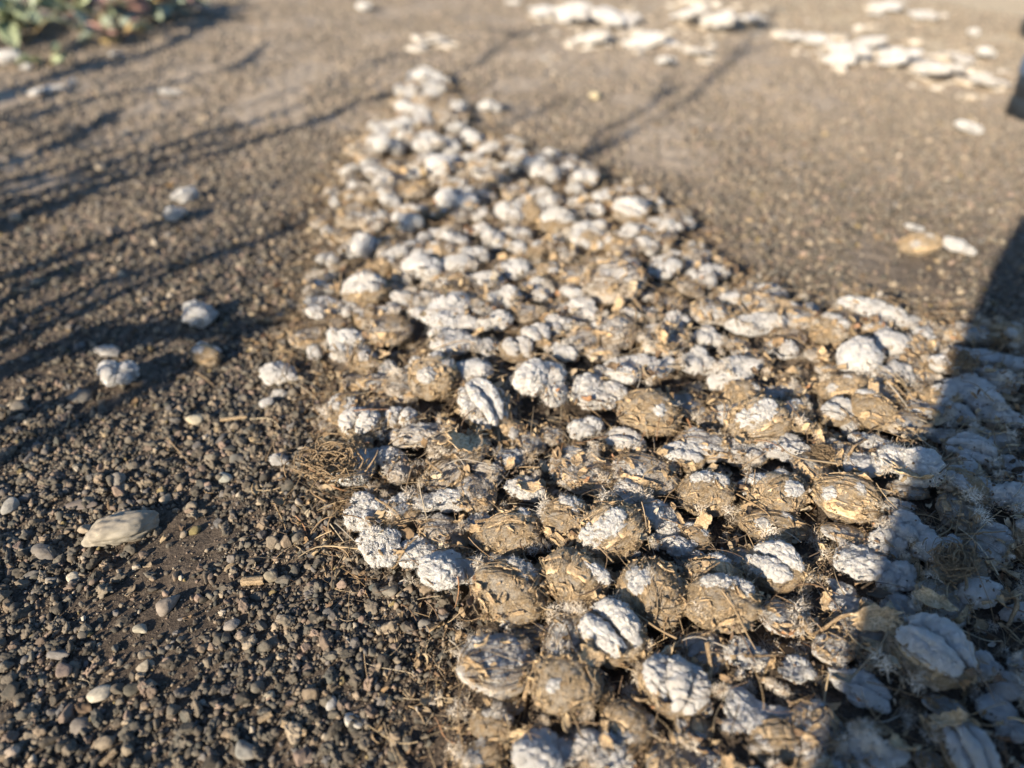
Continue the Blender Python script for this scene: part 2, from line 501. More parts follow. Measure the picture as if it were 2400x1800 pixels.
def husk_geo(rs, seed, rr=(1, .92, .85), top=1.0, sutures=None, nf=1500, sub=6, point=False):
    V, F = ico(sub)
    V = V.copy()
    lam = np.arctan2(V[:, 2], V[:, 1]); cph = np.sqrt(V[:, 1]**2+V[:, 2]**2)
    d = 1 + 0.13*fbm(V*1.5+seed, 2, seed+60) + 0.07*fbm(V*2.6, 3, seed) + 0.05*puffs(V*5, 3, seed+3) + 0.04*fbm(V*11, 4, seed+4) + 0.014*fbm(V*34, 2, seed+5)
    for s_ in (sutures if sutures is not None else rs.uniform(0, math.pi, 3)):
        dl = np.abs(np.angle(np.exp(1j*(lam-s_))))*cph
        d -= 0.10*np.exp(-(dl/0.05)**2)*cph - 0.03*np.exp(-((dl-.13)/0.06)**2)*cph
    P = V*np.array(rr)*d[:, None]
    if point: P[:, 0] += np.sign(P[:, 0])*0.42*np.clip(np.abs(V[:, 0])-0.88, 0, 1)/0.12*(V[:, 0] < 0)
    if top < 1: P[:, 2] = np.where(P[:, 2] > top*rr[2]*0.5, top*rr[2]*0.5+(P[:, 2]-top*rr[2]*0.5)*0.45, P[:, 2])
    g = Geo(); g.add(P, F)
    fuzz(g, P, F, rs, nf//2, L=0.17, w=0.0075, lift=0.30, tang=np.array([1., 0, 0]), minz=-0.35)
    g2 = Geo()
    fuzz(g2, P, F, rs, nf//3, L=0.14, w=0.007, lift=0.25, tang=np.array([1., 0, 0]), minz=-0.35)
    fuzz(g2, P, F, rs, nf//2, L=0.10, w=0.006, lift=0.8, minz=-0.35)
    g2.G = [a_*3 for a_ in g2.G]
    return g, g2

def shards(rs, n, seed, l0, l1, R=1.0, rr=(1, .92, .85), lam0=.0, lam1=math.pi, lift=.35):
    g = Geo()
    for i in range(n):
        ph = rs.uniform(-1.2, 1.2); la = rs.uniform(lam0, lam1)
        c = meridian(np.array(ph), np.array(la), R+rs.uniform(-.02, .03), rr); nn = unit(c)
        t = unit(np.cross(nn, [0, 0, 1.0])+.8*rs.normal(size=3)); t = unit(t-(t@nn)*nn); b2 = np.cross(nn, t)
        up = rs.normal()*lift
        t2 = unit(t+nn*up); n2 = unit(np.cross(t2, b2))
        if n2@nn < 0: n2 = -n2
        V, F = flake(seed*31+i, 7, 5, .05)
        L_ = rs.uniform(l0, l1); w_ = L_*rs.uniform(.3, .9)
        P = c+V[:, :1]*L_*t2+V[:, 1:2]*w_*b2+(V[:, 2:3]-.35*V[:, :1]**2*L_)*L_*n2+nn*.015
        g.add(P, F, V*.8+i*1.7)
    return g
def flake(seed, n=7, m=5, thin=.05):
    rs = np.random.RandomState(seed)
    L_, W_ = 1.0, rs.uniform(.35, .8)
    u = np.linspace(-1, 1, n)[:, None]*np.ones((1, m)); v = np.ones((n, 1))*np.linspace(-1, 1, m)[None]
    wid = (1-rs.uniform(.1, .9)*np.abs(u)**rs.uniform(1.2, 4))*W_
    x = u*L_+rs.uniform(-.22, .22)*v+.16*rs.normal(size=(1, m))*np.abs(u)**3
    y = v*wid+.08*rs.normal(size=(n, 1))
    z = rs.uniform(.1, .5)*v**2+rs.uniform(-.3, .45)*u**2+rs.uniform(-.3, .3)*u*v+.03*rs.normal(size=(n, m))
    P = np.stack([x, y, z], -1)
    gu = np.gradient(P, axis=0); gv = np.gradient(P, axis=1); nn = unit(np.cross(gu, gv))
    V, F = sheet(P, thin, nn); return V, F

def proto_tuft(seed, k=4, flat=0.8, knob=0.2, sub=6):
    rs = np.random.RandomState(seed)
    g = Geo()
    for i in range(k):
        if k == 1: c, r = (0, 0, 0), (1, .9, .8*flat)
        else:
            a0 = i / k * 2 * math.pi + rs.uniform(-.4, .4); q = rs.uniform(.2, .58)
            c = (math.cos(a0)*q, math.sin(a0)*q, rs.uniform(-.16, .16))
            R = rs.uniform(.36, .68); r = (R, R*rs.uniform(.75, 1), R*rs.uniform(.75, 1.0)*flat)
        V, F = lobe(c, r, rs, sub, knob, rs.uniform(2.4, 3.6), rs.uniform(0, 3), seed*13+i)
        g.add(V, F)
        fuzz(g, V, F, rs, 380, 0.14, 0.0045, 0.45)
        fuzz(g, V, F, rs, 260, 0.20, 0.0035, 0.8)
    return [('tuft', g.mesh('cotton_tuft', M['cotton'], shift=SH), 'c')]

def proto_wide(seed, k, spread=.72, rz=1.0, R0=.22):
    rs = np.random.RandomState(seed)
    g = Geo()
    for i in range(k):
        a0 = rs.uniform(0, 6.28); q = rs.uniform(.05, spread)
        R = rs.uniform(R0, R0+.2)*(1.15-.4*q)
        V, F = lobe((math.cos(a0)*q, math.sin(a0)*q, rs.uniform(-.25, .12)), (R*rs.uniform(.9, 1.5), R*rs.uniform(.6, 1.1), R*rz*rs.uniform(.6, 1.1)), rs, 6, rs.uniform(.2, .4), rs.uniform(2, 3.6), rs.uniform(0, 3), seed*13+i)
        g.add(V, F); fuzz(g, V, F, rs, 200, 0.12, 0.0045, 0.5); fuzz(g, V, F, rs, 120, 0.18, 0.0035, 0.9)
    return [('tuft', g.mesh('cotton_tuft', M['cotton'], shift=SH), 'c')]

def proto_open(seed, n=3, plates=1, gap=0.0, wide=1.5):
    rs = np.random.RandomState(seed)
    parts = []
    hg = husk_geo(rs, seed, (1.0, .92, .8), top=0.35, nf=900, sub=5)
    parts.append(('husk', hg[0].mesh('husk', M['husk'], shift=SH), 'h')); parts.append(('fibre_mat', hg[1].mesh('fibre_mat', M['mat'], shift=SH), 'h'))
    for i in range(n):
        la = math.pi/2 + (i-(n-1)/2)*wide*2/n*0.95 + gap
        wd = wide*0.92/n*0.47 + 0.05
        rad = 0.68
        V, F = ico(5)
        L_ = rs.uniform(.80, .95)
        P, F = lobe((0, 0, 0), (L_, wd*rs.uniform(.85, 1.1), .34), rs, 6, .2, 3.0, 0, seed*7+i, bend=.34, crumple=.05)
        al = la - math.pi/2
        c_, s_ = math.cos(al), math.sin(al)
        Rm = np.array([[1, 0, 0], [0, c_, -s_], [0, s_, c_]]).T
        # rotate around x so the lock faces outward at longitude la
        Rx = np.array([[1, 0, 0], [0, math.cos(al), -math.sin(al)], [0, math.sin(al), math.cos(al)]])
        P = P @ Rx.T + np.array([rs.uniform(-.08, .08), math.cos(la)*rad, math.sin(la)*rad*0.92])
        g = Geo(); g.add(P, F)
        fuzz(g, P, F, rs, 350, .12, .0045, .4); fuzz(g, P, F, rs, 200, .18, .0035, .7)
        parts.append(('cotton_lock', g.mesh('cotton_lock', M['cotton'], shift=SH), 'c'))
    for i in range(plates):
        l0 = rs.choice([rs.uniform(.05, .3), rs.uniform(2.2, 2.6)])
        pg = plate_mesh(rs, l0, l0+rs.uniform(.35, .6), rs.uniform(-.9, -.3), rs.uniform(.3, .9), 1.0, 2, seed+i)
        parts.append(('shell_plate', pg.mesh('shell_plate', M['plate'], shift=SH), 'p'))
    sg = strands_geo(rs, 7, .38, .16, 1.0); s2 = strands_geo(rs, 7, math.pi-.38, .16, 1.0)
    parts.append(('strand_bundle', sg.mesh('strand_bundle', M['strand'], shift=SH), 's'))
    parts.append(('strand_bundle', s2.mesh('strand_bundle', M['strand'], shift=SH), 's'))
    parts.append(('papery_flakes', shards(rs, 30, seed, .07, .26, .95, lam0=-.3, lam1=.8).mesh('papery_flakes', M['plate'], False, shift=SH), 'p'))
    return parts

def proto_husk(seed, nplates=2, peek=1, point=False, big=False, strands=9):
    rs = np.random.RandomState(seed)
    peek = peek+1
    parts = []
    edges = []
    lam = rs.uniform(.15, .45)
    for i in range(nplates):
        wd = rs.uniform(.55, .85) if big else rs.uniform(.38, .62)
        edges.append((lam, lam+wd)); lam += wd+rs.uniform(.06, .3)
    hg = husk_geo(rs, seed, sutures=[e[0]-.04 for e in edges]+([edges[-1][1]+.04] if edges else []), point=point)
    parts.append(('husk', hg[0].mesh('husk', M['husk'], shift=SH), 'h')); parts.append(('fibre_mat', hg[1].mesh('fibre_mat', M['mat'], shift=SH), 'h'))
    for i, (a0, a1) in enumerate(edges):
        if a0 > 2.9: continue
        pg = plate_mesh(rs, a0, a1, rs.uniform(-1.05, -.5), rs.uniform(.45, 1.05), 1.055, rs.randint(0, 4), seed+i*5)
        parts.append(('shell_plate', pg.mesh('shell_plate', M['plate'], shift=SH), 'p'))
    for i in range(peek):
        ph, la = rs.uniform(-.7, .7), rs.uniform(.3, 2.5)
        c = meridian(np.array(ph), np.array(la), rs.uniform(.78, .9))
        P, F = lobe(c, (rs.uniform(.28, .58), rs.uniform(.2, .4), .28), rs, 6, .25, 3, rs.uniform(0, 3), seed+50+i)
        g = Geo(); g.add(P, F); fuzz(g, P, F, rs, 350, .12, .005, .9)
        parts.append(('cotton_wad', g.mesh('cotton_wad', M['cotton'], shift=SH), 'c'))
    sg = strands_geo(rs, strands//2+1, rs.uniform(.2, 2.8), .3, 1.05, w=.02)
    parts.append(('strand_bundle', sg.mesh('strand_bundle', M['strand'], shift=SH), 's'))
    parts.append(('papery_flakes', shards(rs, 64, seed, .05, .22, 1.02).mesh('papery_flakes', M['plate'], False, shift=SH), 'p'))
    return parts

def proto_dirty(seed, k=3, plates=1):
    rs = np.random.RandomState(seed)
    parts = []
    hg = husk_geo(rs, seed, (1.0, .88, .62), top=0.5, nf=1000, sub=5)
    parts.append(('matted_base', hg[0].mesh('matted_base', M['cotton'], shift=SH), 'b')); parts.append(('fibre_mat', hg[1].mesh('fibre_mat', M['mat'], shift=SH), 'h'))
    g = Geo()
    for i in range(k):
        a0 = i/k*2*math.pi+rs.uniform(-.5, .5); q = rs.uniform(.25, .55)
        R = rs.uniform(.38, .56)
        V, F = lobe((math.cos(a0)*q, math.sin(a0)*q, .12+rs.uniform(-.12, .14)), (R*1.15, R*.85, R*.72), rs, 6, .16, 3.2, rs.uniform(0, 3), seed*11+i, crumple=.06)
        g.add(V, F); fuzz(g, V, F, rs, 500, .15, .005, .5, minz=0); fuzz(g, V, F, rs, 200, .2, .004, .8, minz=0)
    parts.append(('cotton_wad', g.mesh('cotton_wad', M['cotton'], shift=SH), 'c'))
    for i in range(plates):
        l0 = rs.choice([rs.uniform(.1, .6), rs.uniform(1.9, 2.5)])
        pg = plate_mesh(rs, l0, l0+rs.uniform(.3, .55), rs.uniform(-.8, -.2), rs.uniform(.2, .8), .98, 2, seed+i, rr=(1, .9, .72))
        parts.append(('shell_plate', pg.mesh('shell_plate', M['plate'], shift=SH), 'p'))
    sg = strands_geo(rs, 12, rs.uniform(.3, 2.6), .7, .98, rr=(1, .92, .74), wild=.4)
    parts.append(('strand_bundle', sg.mesh('strand_bundle', M['strand'], shift=SH), 's'))
    parts.append(('papery_flakes', shards(rs, 26, seed, .07, .26, .97, rr=(1, .92, .66)).mesh('papery_flakes', M['plate'], False, shift=SH), 'p'))
    return parts

PR = {
 'T': [proto_tuft(100+i, k, f, kn) for i, (k, f, kn) in enumerate([(4, .85, .22), (3, .8, .2), (5, .8, .26), (2, .85, .2), (4, .7, .28), (3, .9, .24)])],
 'S': [proto_tuft(120+i, 1, .9, .15) for i in range(3)],                 # smooth single lobe
 'W': [proto_wide(130+i, k) for i, k in enumerate((9, 11, 8, 10))],   # wide loose mass
 'L': [proto_wide(150+i, k, .5, 1.3, .34) for i, k in enumerate((5, 6, 4, 5))],
 'O2': [proto_open(200, 2, 2), proto_open(201, 2, 1)],
 'O3': [proto_open(210, 3, 1), proto_open(211, 3, 2)],
 'O4': [proto_open(220, 4, 0, wide=1.7)],
 'H': [proto_husk(300+i, *a) for i, a in enumerate([(3, 2), (2, 3), (3, 1), (2, 2), (4, 1), (1, 3), (3, 2), (2, 2), (1, 2), (2, 4)])],
 'HB': [proto_husk(320, 1, 0, False, True), proto_husk(321, 2, 0, False, True)],   # one or two big plates
 'HP': [proto_husk(330, 2, 0, True, True)],                                         # with a pointed stem end
 'HF': [proto_husk(340, 1, 1, strands=14), proto_husk(341, 2, 1, strands=12), proto_husk(343, 2, 2, strands=16)],      # fuzzy, few plates
 'D': [proto_dirty(400+i, k, p) for i, (k, p) in enumerate([(3, 1), (2, 2), (4, 1), (3, 0), (2, 1)])],
}
KSQ = dict(L=.85, T=.92, S=.9, W=.55, O=.85, H=.78, D=.76)
LIFT = 0.88
PLACED = []     # (x, y, r)
LOOSE = 'loose cotton tufts on the ground'
def world_at(px, py, rz):
    (x, y), t = at0(px, py, 0.01)
    for _ in range(4):
        z = float(gz(np.array([x]), np.array([y]), False)[0]) + rz*LIFT
        (x, y), t = at0(px, py, z)
    return x, y, z, t

def size_from_px(kind, w, h, px, py, rot):
    (x, y), t = at0(px, py, 0.02)
    s = FPX / t
    th = math.atan2(CAM_H, y)
    k = KSQ[kind[0]]
    c2, s2 = math.cos(rot)**2, math.sin(rot)**2
    fy = math.sqrt(math.sin(th)**2 + k*k*math.cos(th)**2)
    rx = w/2/s / (math.sqrt(c2 + s2*fy*fy)); ry = h/2/s / math.sqrt(s2 + c2*fy*fy)
    rz = k*min(rx, ry)*1.05 if min(rx, ry)/max(rx, ry) < .8 else k*(rx+ry)/2
    return rx, ry, rz

NAMES = dict(L=('cotton_tuft', 'cotton tuft'), T=('cotton_tuft', 'cotton tuft'), S=('cotton_tuft', 'cotton tuft'), W=('cotton_tuft', 'cotton tuft'),
             O=('open_boll', 'cotton boll'), H=('husk_boll', 'cotton boll'), D=('crushed_boll', 'cotton boll'))
def place(kind, px, py, w, h, rotd, label, group=None, dirt=None, var=None, sink=0.0, tilt=None, xy=None, reg=True):
    lst = PR[kind]
    i = var if var is not None else RS.randint(len(lst))
    parts = lst[i % len(lst)]
    rot = math.radians(rotd)
    if xy is None:
        rx, ry, rz = size_from_px(kind, w, h, px, py, rot)
        x, y, z, t = world_at(px, py, rz)
    else:
        rx, ry, rz = w, h, KSQ[kind[0]]*(w+h)/2; x, y = xy
        z = float(gz(np.array([x]), np.array([y]), False)[0]) + rz*LIFT
    z -= sink*rz
    k = kind[0]
    # a prototype is not exactly 1 in half extent; its plates and lobes overhang a little
    sc = (rx*.95, ry*1.0, rz)
    if k == 'T' and len(parts[0][0]): sc = (rx*.98, ry*1.02, rz*1.05)
    name, cat = NAMES[k]
    dirt = dirt if dirt is not None else (RS.uniform(.1, .5) if k in 'TSWL' else RS.uniform(.45, .8) if k == 'D' else RS.uniform(.25, .55))
    tl = tilt or (RS.uniform(-.22, .22), RS.uniform(-.22, .22))
    loc = (x, y, z - rz*SH*1.0)
    if len(parts) == 1:
        o = put(name, parts[0][1], None, (dirt, 0, 0, 1))
    else:
        o = empty(name, loc)
        for pn, me, kk in parts:
            put(pn, me, o, (min(dirt+.3, 1.0) if kk == 'b' else dirt, 0, 0, 1))
    o.location = loc; o.rotation_euler = (tl[0], tl[1], rot); o.scale = sc
    tag(o, label, cat, group)
    if reg: PLACED.append((x, y, (rx+ry)/2))
    return o

PERSON_LOC = (0.017, -0.767, 0.0)
PERSON_ROT = math.radians(-15)
SHRUBS = [(-.92, .12, .28, 2), (-1.08, .40, .30, 3), (-.86, .36, .22, 2), (-1.15, .66, .30, 3), (-1.05, .90, .30, 3), (-1.3, 1.05, .36, 4),
          (-.80, -.12, .30, 2), (-1.25, .20, .36, 3), (-1.4, .75, .42, 3), (-.70, .16, .16, 2), (-.98, -.02, .34, 2), (-1.2, .48, .4, 3), (-1.0, .62, .2, 2), (-.4, .0, .3, 1)]
# ------------------------------------------------------------------ bolls seen one by one
# (tile, kind, centre x, centre y, width, height, turn, dirt, label) in enlarged photo tiles of 800x600 photo pixels
TO = dict(A=(0, 0), B=(800, 0), C=(1600, 0), D=(0, 600), E=(800, 600), F=(1600, 600), G=(0, 1200), H=(800, 1200), I=(1600, 1200))
TF = 800/2212.0
ITEMS = [
# bottom centre
('H','HP',1120,160,400,320,0,.3,'brown husk boll whose pointed stem end juts left towards the white fluffy tuft'),
('H','T',700,385,390,310,10,.08,'bright fluffy white tuft alone on the gravel edge left of the smooth brown ball'),
('H','HF',1070,530,500,440,-20,.5,'large smooth fuzzy brown ball right of the bright white tuft'),
('H','HB',1490,440,380,440,70,.3,'brown boll split by a dark groove between two long shell plates'),
('H','HF',2010,520,430,440,80,.3,'fuzzy brown ball with white cotton poking from a slit, above the shade line'),
('H','O2',1770,790,500,440,-55,.35,'round boll showing two grey white locks framed by a cream rim'),
('H','D',1000,990,540,460,20,.45,'large boll with a flat dirty cotton cap, beside the gravel near the bottom'),
('H','HB',1450,1130,420,440,-60,.3,'boll with one large cream plate crossed by fine cracks near the bottom'),
('H','O3',2130,1120,420,500,80,.4,'boll standing upright with pale shell bands and cotton down its middle'),
('H','T',1330,1570,430,330,10,.05,'clean fluffy white tuft cut off by the bottom edge, left one of two'),
('H','T',1700,1540,290,330,60,.05,'clean fluffy white tuft at the bottom edge, right one of two'),
('H','H',980,1400,300,230,20,.5,'small broken shell with curled cream flakes at the bottom by the gravel'),
('H','HF',1840,1400,330,340,50,.6,'fuzzy dark brown ball just above the two bottom tufts'),
('H','H',920,1590,330,220,30,.5,'flat tan shell piece boll at the bottom edge by the gravel'),
('H','H',1750,120,480,360,30,.3,'big boll with broken tan plates above the fuzzy ball with a cotton slit'),
('H','T',1830,265,240,120,-10,.15,'cotton wad squeezed under the big boll with broken tan plates'),
('H','T',2140,210,280,180,-35,.2,'white tuft lying across the edge right of the big broken plate boll'),
('H','HF',1450,60,340,320,0,.5,'dusty round brown husk ball above the pointed one'),
('H','T',270,190,260,270,50,.25,'ragged white tuft at the left pile edge above the fluffy bright one'),
('H','T',910,70,200,150,0,.3,'small white tuft under a curved stem left of the dusty brown ball'),
('H','T',1280,790,150,100,0,.3,'tiny white wad between the smooth brown ball and the two lock boll'),
('H','D',1190,820,240,170,0,.8,'dirty wad in the shade below the smooth brown ball'),
('H','D',1060,1240,240,140,0,.8,'crumpled brown wad below the flat cotton cap boll'),
# centre
('E','O4',905,965,440,330,-60,.08,'clean open boll with four white locks side by side near the middle'),
('E','S',850,765,190,240,75,.12,'pointed clean tuft standing right above the four lock boll'),
('E','T',1320,810,300,330,-50,.35,'large dirty tuft with black specks right of the four lock boll'),
('E','T',1575,885,200,280,-60,.4,'tan tinged upright tuft between two dirty white tufts'),
('E','T',1740,900,210,240,40,.4,'dirty white tuft touching the big boll with cream plates'),
('E','W',1950,730,430,270,0,.28,'broad white cotton mass above the big boll with cream plates'),
('E','HB',1985,1035,390,340,-20,.3,'big boll with a broad cream plate under the broad cotton mass'),
('E','O2',1830,1225,320,230,-20,.5,'open boll ringed with curved fibres below the broad cream plate boll'),
('E','T',1590,1130,180,220,-70,.25,'upright white tuft left of the fibre ringed open boll'),
('E','D',1560,1390,400,270,-20,.5,'boll with cotton on top and brown husk beneath, lying aslant in the centre'),
('E','D',1950,1400,380,250,-15,.5,'crumpled cotton boll between the slanting one and the clean open pair'),
('E','O2',2170,1310,260,200,-10,.2,'open boll with bright cotton right of the crumpled centre boll'),
('E','T',1175,1490,190,250,80,.3,'white tuft beside the dark gap in the lower centre'),
('E','T',940,1400,150,270,80,.7,'tan stained cotton strip beside the reddish flakes'),
('E','T',640,1575,370,190,5,.15,'white fluffy tuft above the bare gravel at the left edge of the pile'),
('E','T',530,1180,190,380,85,.75,'long orange brown stained cotton roll standing upright'),
('E','T',255,1285,300,180,0,.1,'clean two lobed tuft at the left edge below the fibre wrapped boll'),
('E','O2',400,1060,200,280,75,.4,'cotton lock wrapped in fibres left of the orange stained roll'),
('E','O2',150,1090,260,350,65,.45,'boll wrapped in long curved fibres at the left edge of the pile'),
('E','T',410,1390,190,170,20,.9,'brown stained wad under the orange stained roll'),
('E','HB',1080,1150,240,180,20,.5,'small shell with concentric curved rims below the four lock boll'),
('E','D',1210,1220,200,170,0,.5,'ragged small boll right of the concentric shell'),
('E','D',1360,1170,180,150,0,.55,'greyish crumpled wad right of the ragged small boll'),
('E','H',600,790,300,300,-50,.55,'cracked dirty boll with a torn yellowish plate left of the pointed tuft'),
('E','D',250,835,290,120,-5,.45,'flat dirty cotton slab at the upper left pile edge'),
('E','T',305,730,130,120,0,.15,'small white tuft beside brown leaf bits'),
('E','T',60,910,160,90,0,.25,'small white tuft at the far left edge above the fibre wrapped boll'),
('E','O2',1130,600,190,240,-70,.5,'narrow open boll circled by fibres, left of a matching pair'),
('E','O2',1250,530,210,220,-50,.4,'narrow open boll circled by fibres, right of a matching pair'),
('E','T',1430,610,160,190,60,.2,'soft white tuft right of the matching pair of narrow open bolls'),
('E','D',1570,550,190,190,0,.4,'dirty white boll right of the soft white tuft'),
('E','D',1700,630,190,140,0,.45,'small crumpled boll left of the broad cotton mass'),
('E','D',1780,490,240,260,30,.55,'dirty boll with a fan of curved stems at its right side'),
('E','D',2100,540,280,210,0,.5,'tan streaked boll at the rear of the broad cotton mass'),
('E','W',680,370,400,320,30,.22,'big soft white cotton mass in the upper middle of the pile'),
('E','T',750,560,310,190,5,.12,'bright white tuft lying just before the big soft mass'),
('E','D',300,480,280,220,0,.75,'brownish crumpled boll left of the big soft mass'),
('E','T',430,300,220,130,0,.35,'slightly blurred white tuft behind the brownish crumpled boll'),
('E','O3',170,240,330,270,0,.45,'slightly blurred round boll with cotton over a tan husk'),
('E','T',60,345,140,130,0,.2,'small slightly blurred tuft in front of the round tan husk boll'),
('E','T',30,560,220,260,60,.15,'blurred white tuft hanging at the upper left edge of the pile'),
('E','S',520,80,260,180,0,.1,'smooth rounded blue white tuft behind the round boll'),
('E','S',745,60,200,130,0,.1,'smooth rounded tuft right of the larger smooth one'),
('E','T',910,150,280,150,-20,.25,'blurred elongated tuft behind the big soft mass'),
('E','T',1140,90,250,180,-30,.2,'blurred white tuft left of the dark hollow'),
('E','D',1510,130,270,160,10,.6,'blurred tan boll right of the dark hollow'),
('E','T',1530,250,220,130,0,.1,'blurred bright tuft below the dark hollow'),
('E','D',1780,170,350,300,-30,.55,'large blurred tan and white boll in the right rear'),
('E','T',2110,70,200,190,0,.2,'blurred pale tuft right of the large tan and white boll'),
('E','T',1060,250,200,190,0,.3,'blurred crumpled white tuft in the upper centre'),
('E','D',650,140,220,110,0,.4,'blurred low white and tan boll between smooth tufts'),
('E','T',1000,410,210,160,0,.35,'blurred tuft with a brown scrap right of the big soft mass'),
('E','D',1190,370,180,140,0,.6,'blurred brown topped boll in the centre rear'),
('E','T',2000,270,110,90,0,.1,'small round blurred white tuft before the pale tuft'),
('E','D',1960,380,250,140,-20,.5,'yellowish husked boll left of the white right rear tuft'),
('E','T',2180,430,170,160,0,.12,'soft white tuft at the right rear of the centre'),
('E','T',960,590,140,130,30,.3,'small white tuft right of the bright white one'),
('E','T',1120,1330,150,200,60,.3,'grey cotton strip in the dark gap of the centre'),
('E','T',980,1560,0,0,0,.3,None),
# right
('F','T',520,215,280,140,-10,.25,'cream tuft lying alone behind the pile with a dark shadow behind it'),
('F','T',180,110,200,120,0,.3,'blurred cream tuft left of the lone cream one'),
('F','D',180,380,240,180,0,.35,'blurred white boll, left of three along the rear right edge'),
('F','D',470,320,300,160,-10,.35,'blurred white boll, middle of three along the rear right edge'),
('F','T',480,450,330,160,10,.25,'long cream tuft below the rear right edge bolls'),
('F','D',740,410,230,180,20,.4,'blurred white boll before the dark shadow at the right rear edge'),
('F','D',1040,430,240,170,-20,.65,'tan husk boll left of the big bright rear tuft'),
('F','T',1215,370,360,190,-12,.15,'big bright tuft on the rear right edge with a black shadow behind'),
('F','T',160,535,180,150,-20,.35,'knobbly cream tuft in the right rear of the pile'),
('F','D',340,570,160,120,0,.4,'small rounded boll right of the knobbly cream tuft'),
('F','T',650,590,190,170,-40,.35,'cream tuft before the dark stems in the right rear'),
('F','S',1330,575,220,170,-20,.08,'smooth bright tuft, rear one of a stacked pair on the right'),
('F','S',1130,655,290,240,35,.08,'large smooth bright tuft, front one of a stacked pair on the right'),
('F','T',1280,785,170,160,-50,.12,'soft white tuft just before the stacked smooth pair'),
('F','T',1430,760,170,180,-60,.15,'soft white tuft right of the one before the stacked pair'),
('F','D',1585,810,150,150,0,.45,'dirty cream boll right of the soft white tufts'),
('F','D',1500,590,180,170,0,.4,'crumpled white boll right of the smooth stacked pair'),
('F','T',1735,700,240,190,5,.2,'crinkled white tuft beside reddish upright stems'),
('F','D',1860,510,340,160,5,.5,'straw covered boll at the far right rear edge by the shadow'),
('F','T',100,690,210,190,-20,.3,'grey tinged tuft, left end of a joined pair right of centre'),
('F','T',370,745,390,200,15,.15,'long smooth white tuft lying on its side right of centre'),
('F','D',410,630,210,90,0,.2,'low white boll behind the long smooth tuft'),
('F','HB',400,920,240,250,60,.4,'upright brown shell cup behind the boll with torn cream flakes'),
('F','H',490,1070,400,300,20,.3,'big boll with torn cream flakes and white cotton on its top'),
('F','T',590,900,150,130,0,.2,'white tuft right of the upright brown shell cup'),
('F','D',700,880,200,150,0,.35,'fluffy greyish boll behind the big boll with torn cream flakes'),
('F','W',650,1225,480,270,15,.22,'wide white tuft with a tan dirt spot in its middle'),
('F','H',1040,860,300,180,-10,.45,'layered shell boll behind the long narrow cotton'),
('F','O2',1000,1020,210,280,-60,.45,'long narrow boll with a bright round wad at its end'),
('F','T',1090,1100,110,120,0,.1,'small round bright wad beside the fuzzy brown mound'),
('F','HF',1210,1010,280,270,10,.4,'fuzzy brown mound with a white upper rim right of centre'),
('F','D',1440,1090,280,190,0,.5,'pale husk boll right of the fuzzy brown mound'),
('F','D',1570,1020,300,170,-10,.35,'streaked white boll behind the pale husk boll'),
('F','T',1490,1345,350,370,-50,.06,'very big bright fluffy tuft by the shade line, right of two'),
('F','T',1215,1230,230,150,-20,.06,'bright tuft joined to the upper left of the very big one'),
('F','T',1200,1365,310,210,10,.1,'bright white tuft left of the very big fluffy one'),
('F','W',1900,880,390,270,-15,.3,'broad white mass half in the photographer shadow at the right'),
('F','T',1790,1030,210,150,-30,.3,'white tuft at the shadow edge below the broad half shaded mass'),
('F','T',2060,1040,250,160,-20,.12,'shaded blue white tuft right of the half shaded mass'),
('F','O3',1870,1270,390,250,-20,.3,'shaded boll with bands of pale shell over cotton'),
('F','T',1690,1160,180,100,10,.1,'bright tip of cotton at the left of the shaded banded boll'),
('F','T',2140,1370,180,160,0,.1,'small shaded white tuft at the right edge'),
('F','T',2100,1550,300,250,-10,.05,'large shaded fluffy tuft at the right edge'),
('F','H',1810,1500,310,240,-20,.3,'shaded boll with grey shell dome right of the very big tuft'),
('F','H',1060,1570,380,310,0,.5,'boll of layered reddish brown flakes in the lower right'),
('F','H',620,1560,400,310,10,.3,'boll with a tall curled plate and cotton below it'),
('F','T',430,1470,190,150,20,.06,'soft bright tuft in the gap above the curled plate boll'),
('F','D',130,1235,310,220,-20,.3,'bright crumpled boll left of the wide tuft with a tan spot'),
('F','O2',50,1320,240,200,-20,.2,'rounded white boll below the bright crumpled one'),
('F','H',170,1550,340,310,-20,.4,'dark brown boll with a pale lit side left of the curled plate boll'),
('F','D',160,1060,170,170,0,.3,'knobbly white boll in the shadow of the brown shell cup'),
('F','D',230,950,120,120,0,.3,'little bright boll behind the knobbly one'),
('F','D',1010,1290,220,200,0,.7,'grey brown boll with a round hole left of the bright tufts'),
('F','D',2000,1200,270,160,-10,.5,'shaded brown banded boll near the right edge'),
('F','T',1980,660,220,140,0,.1,'shaded white tuft at the right edge behind the half shaded mass'),
('F','T',2150,700,170,150,0,.15,'shaded crumpled tuft at the right frame edge'),
('F','T',1380,1630,220,110,0,.2,'white cotton crest below the very big bright tuft'),
('F','D',1450,1520,250,120,0,.5,'flat yellowish shell boll under the very big bright tuft'),
('F','D',880,640,160,120,0,.4,'small crumpled boll left of the large smooth bright tuft'),
('F','D',940,740,150,110,0,.4,'dirty white boll before the stacked pair'),
# lower right
('I','H',570,100,430,250,0,.4,'wide tan boll with white cotton across its front'),
('I','O2',610,360,400,360,-45,.2,'boll with a rounded bright lock low and orange brown husk between'),
('I','T',60,290,200,150,-15,.12,'bright tuft left of the wide tan boll'),
('I','H',70,180,220,200,60,.3,'tan plated boll behind the bright tuft'),
('I','H',270,610,480,400,-20,.35,'large tan boll of broken flakes half in shade'),
('I','D',630,690,270,240,5,.25,'white wad with a flat torn shell on top'),
('I','D',1050,150,290,150,-10,.25,'crumpled bright boll behind the softest white tuft'),
('I','T',1170,340,340,260,-10,.03,'softest bright white tuft at the shadow edge'),
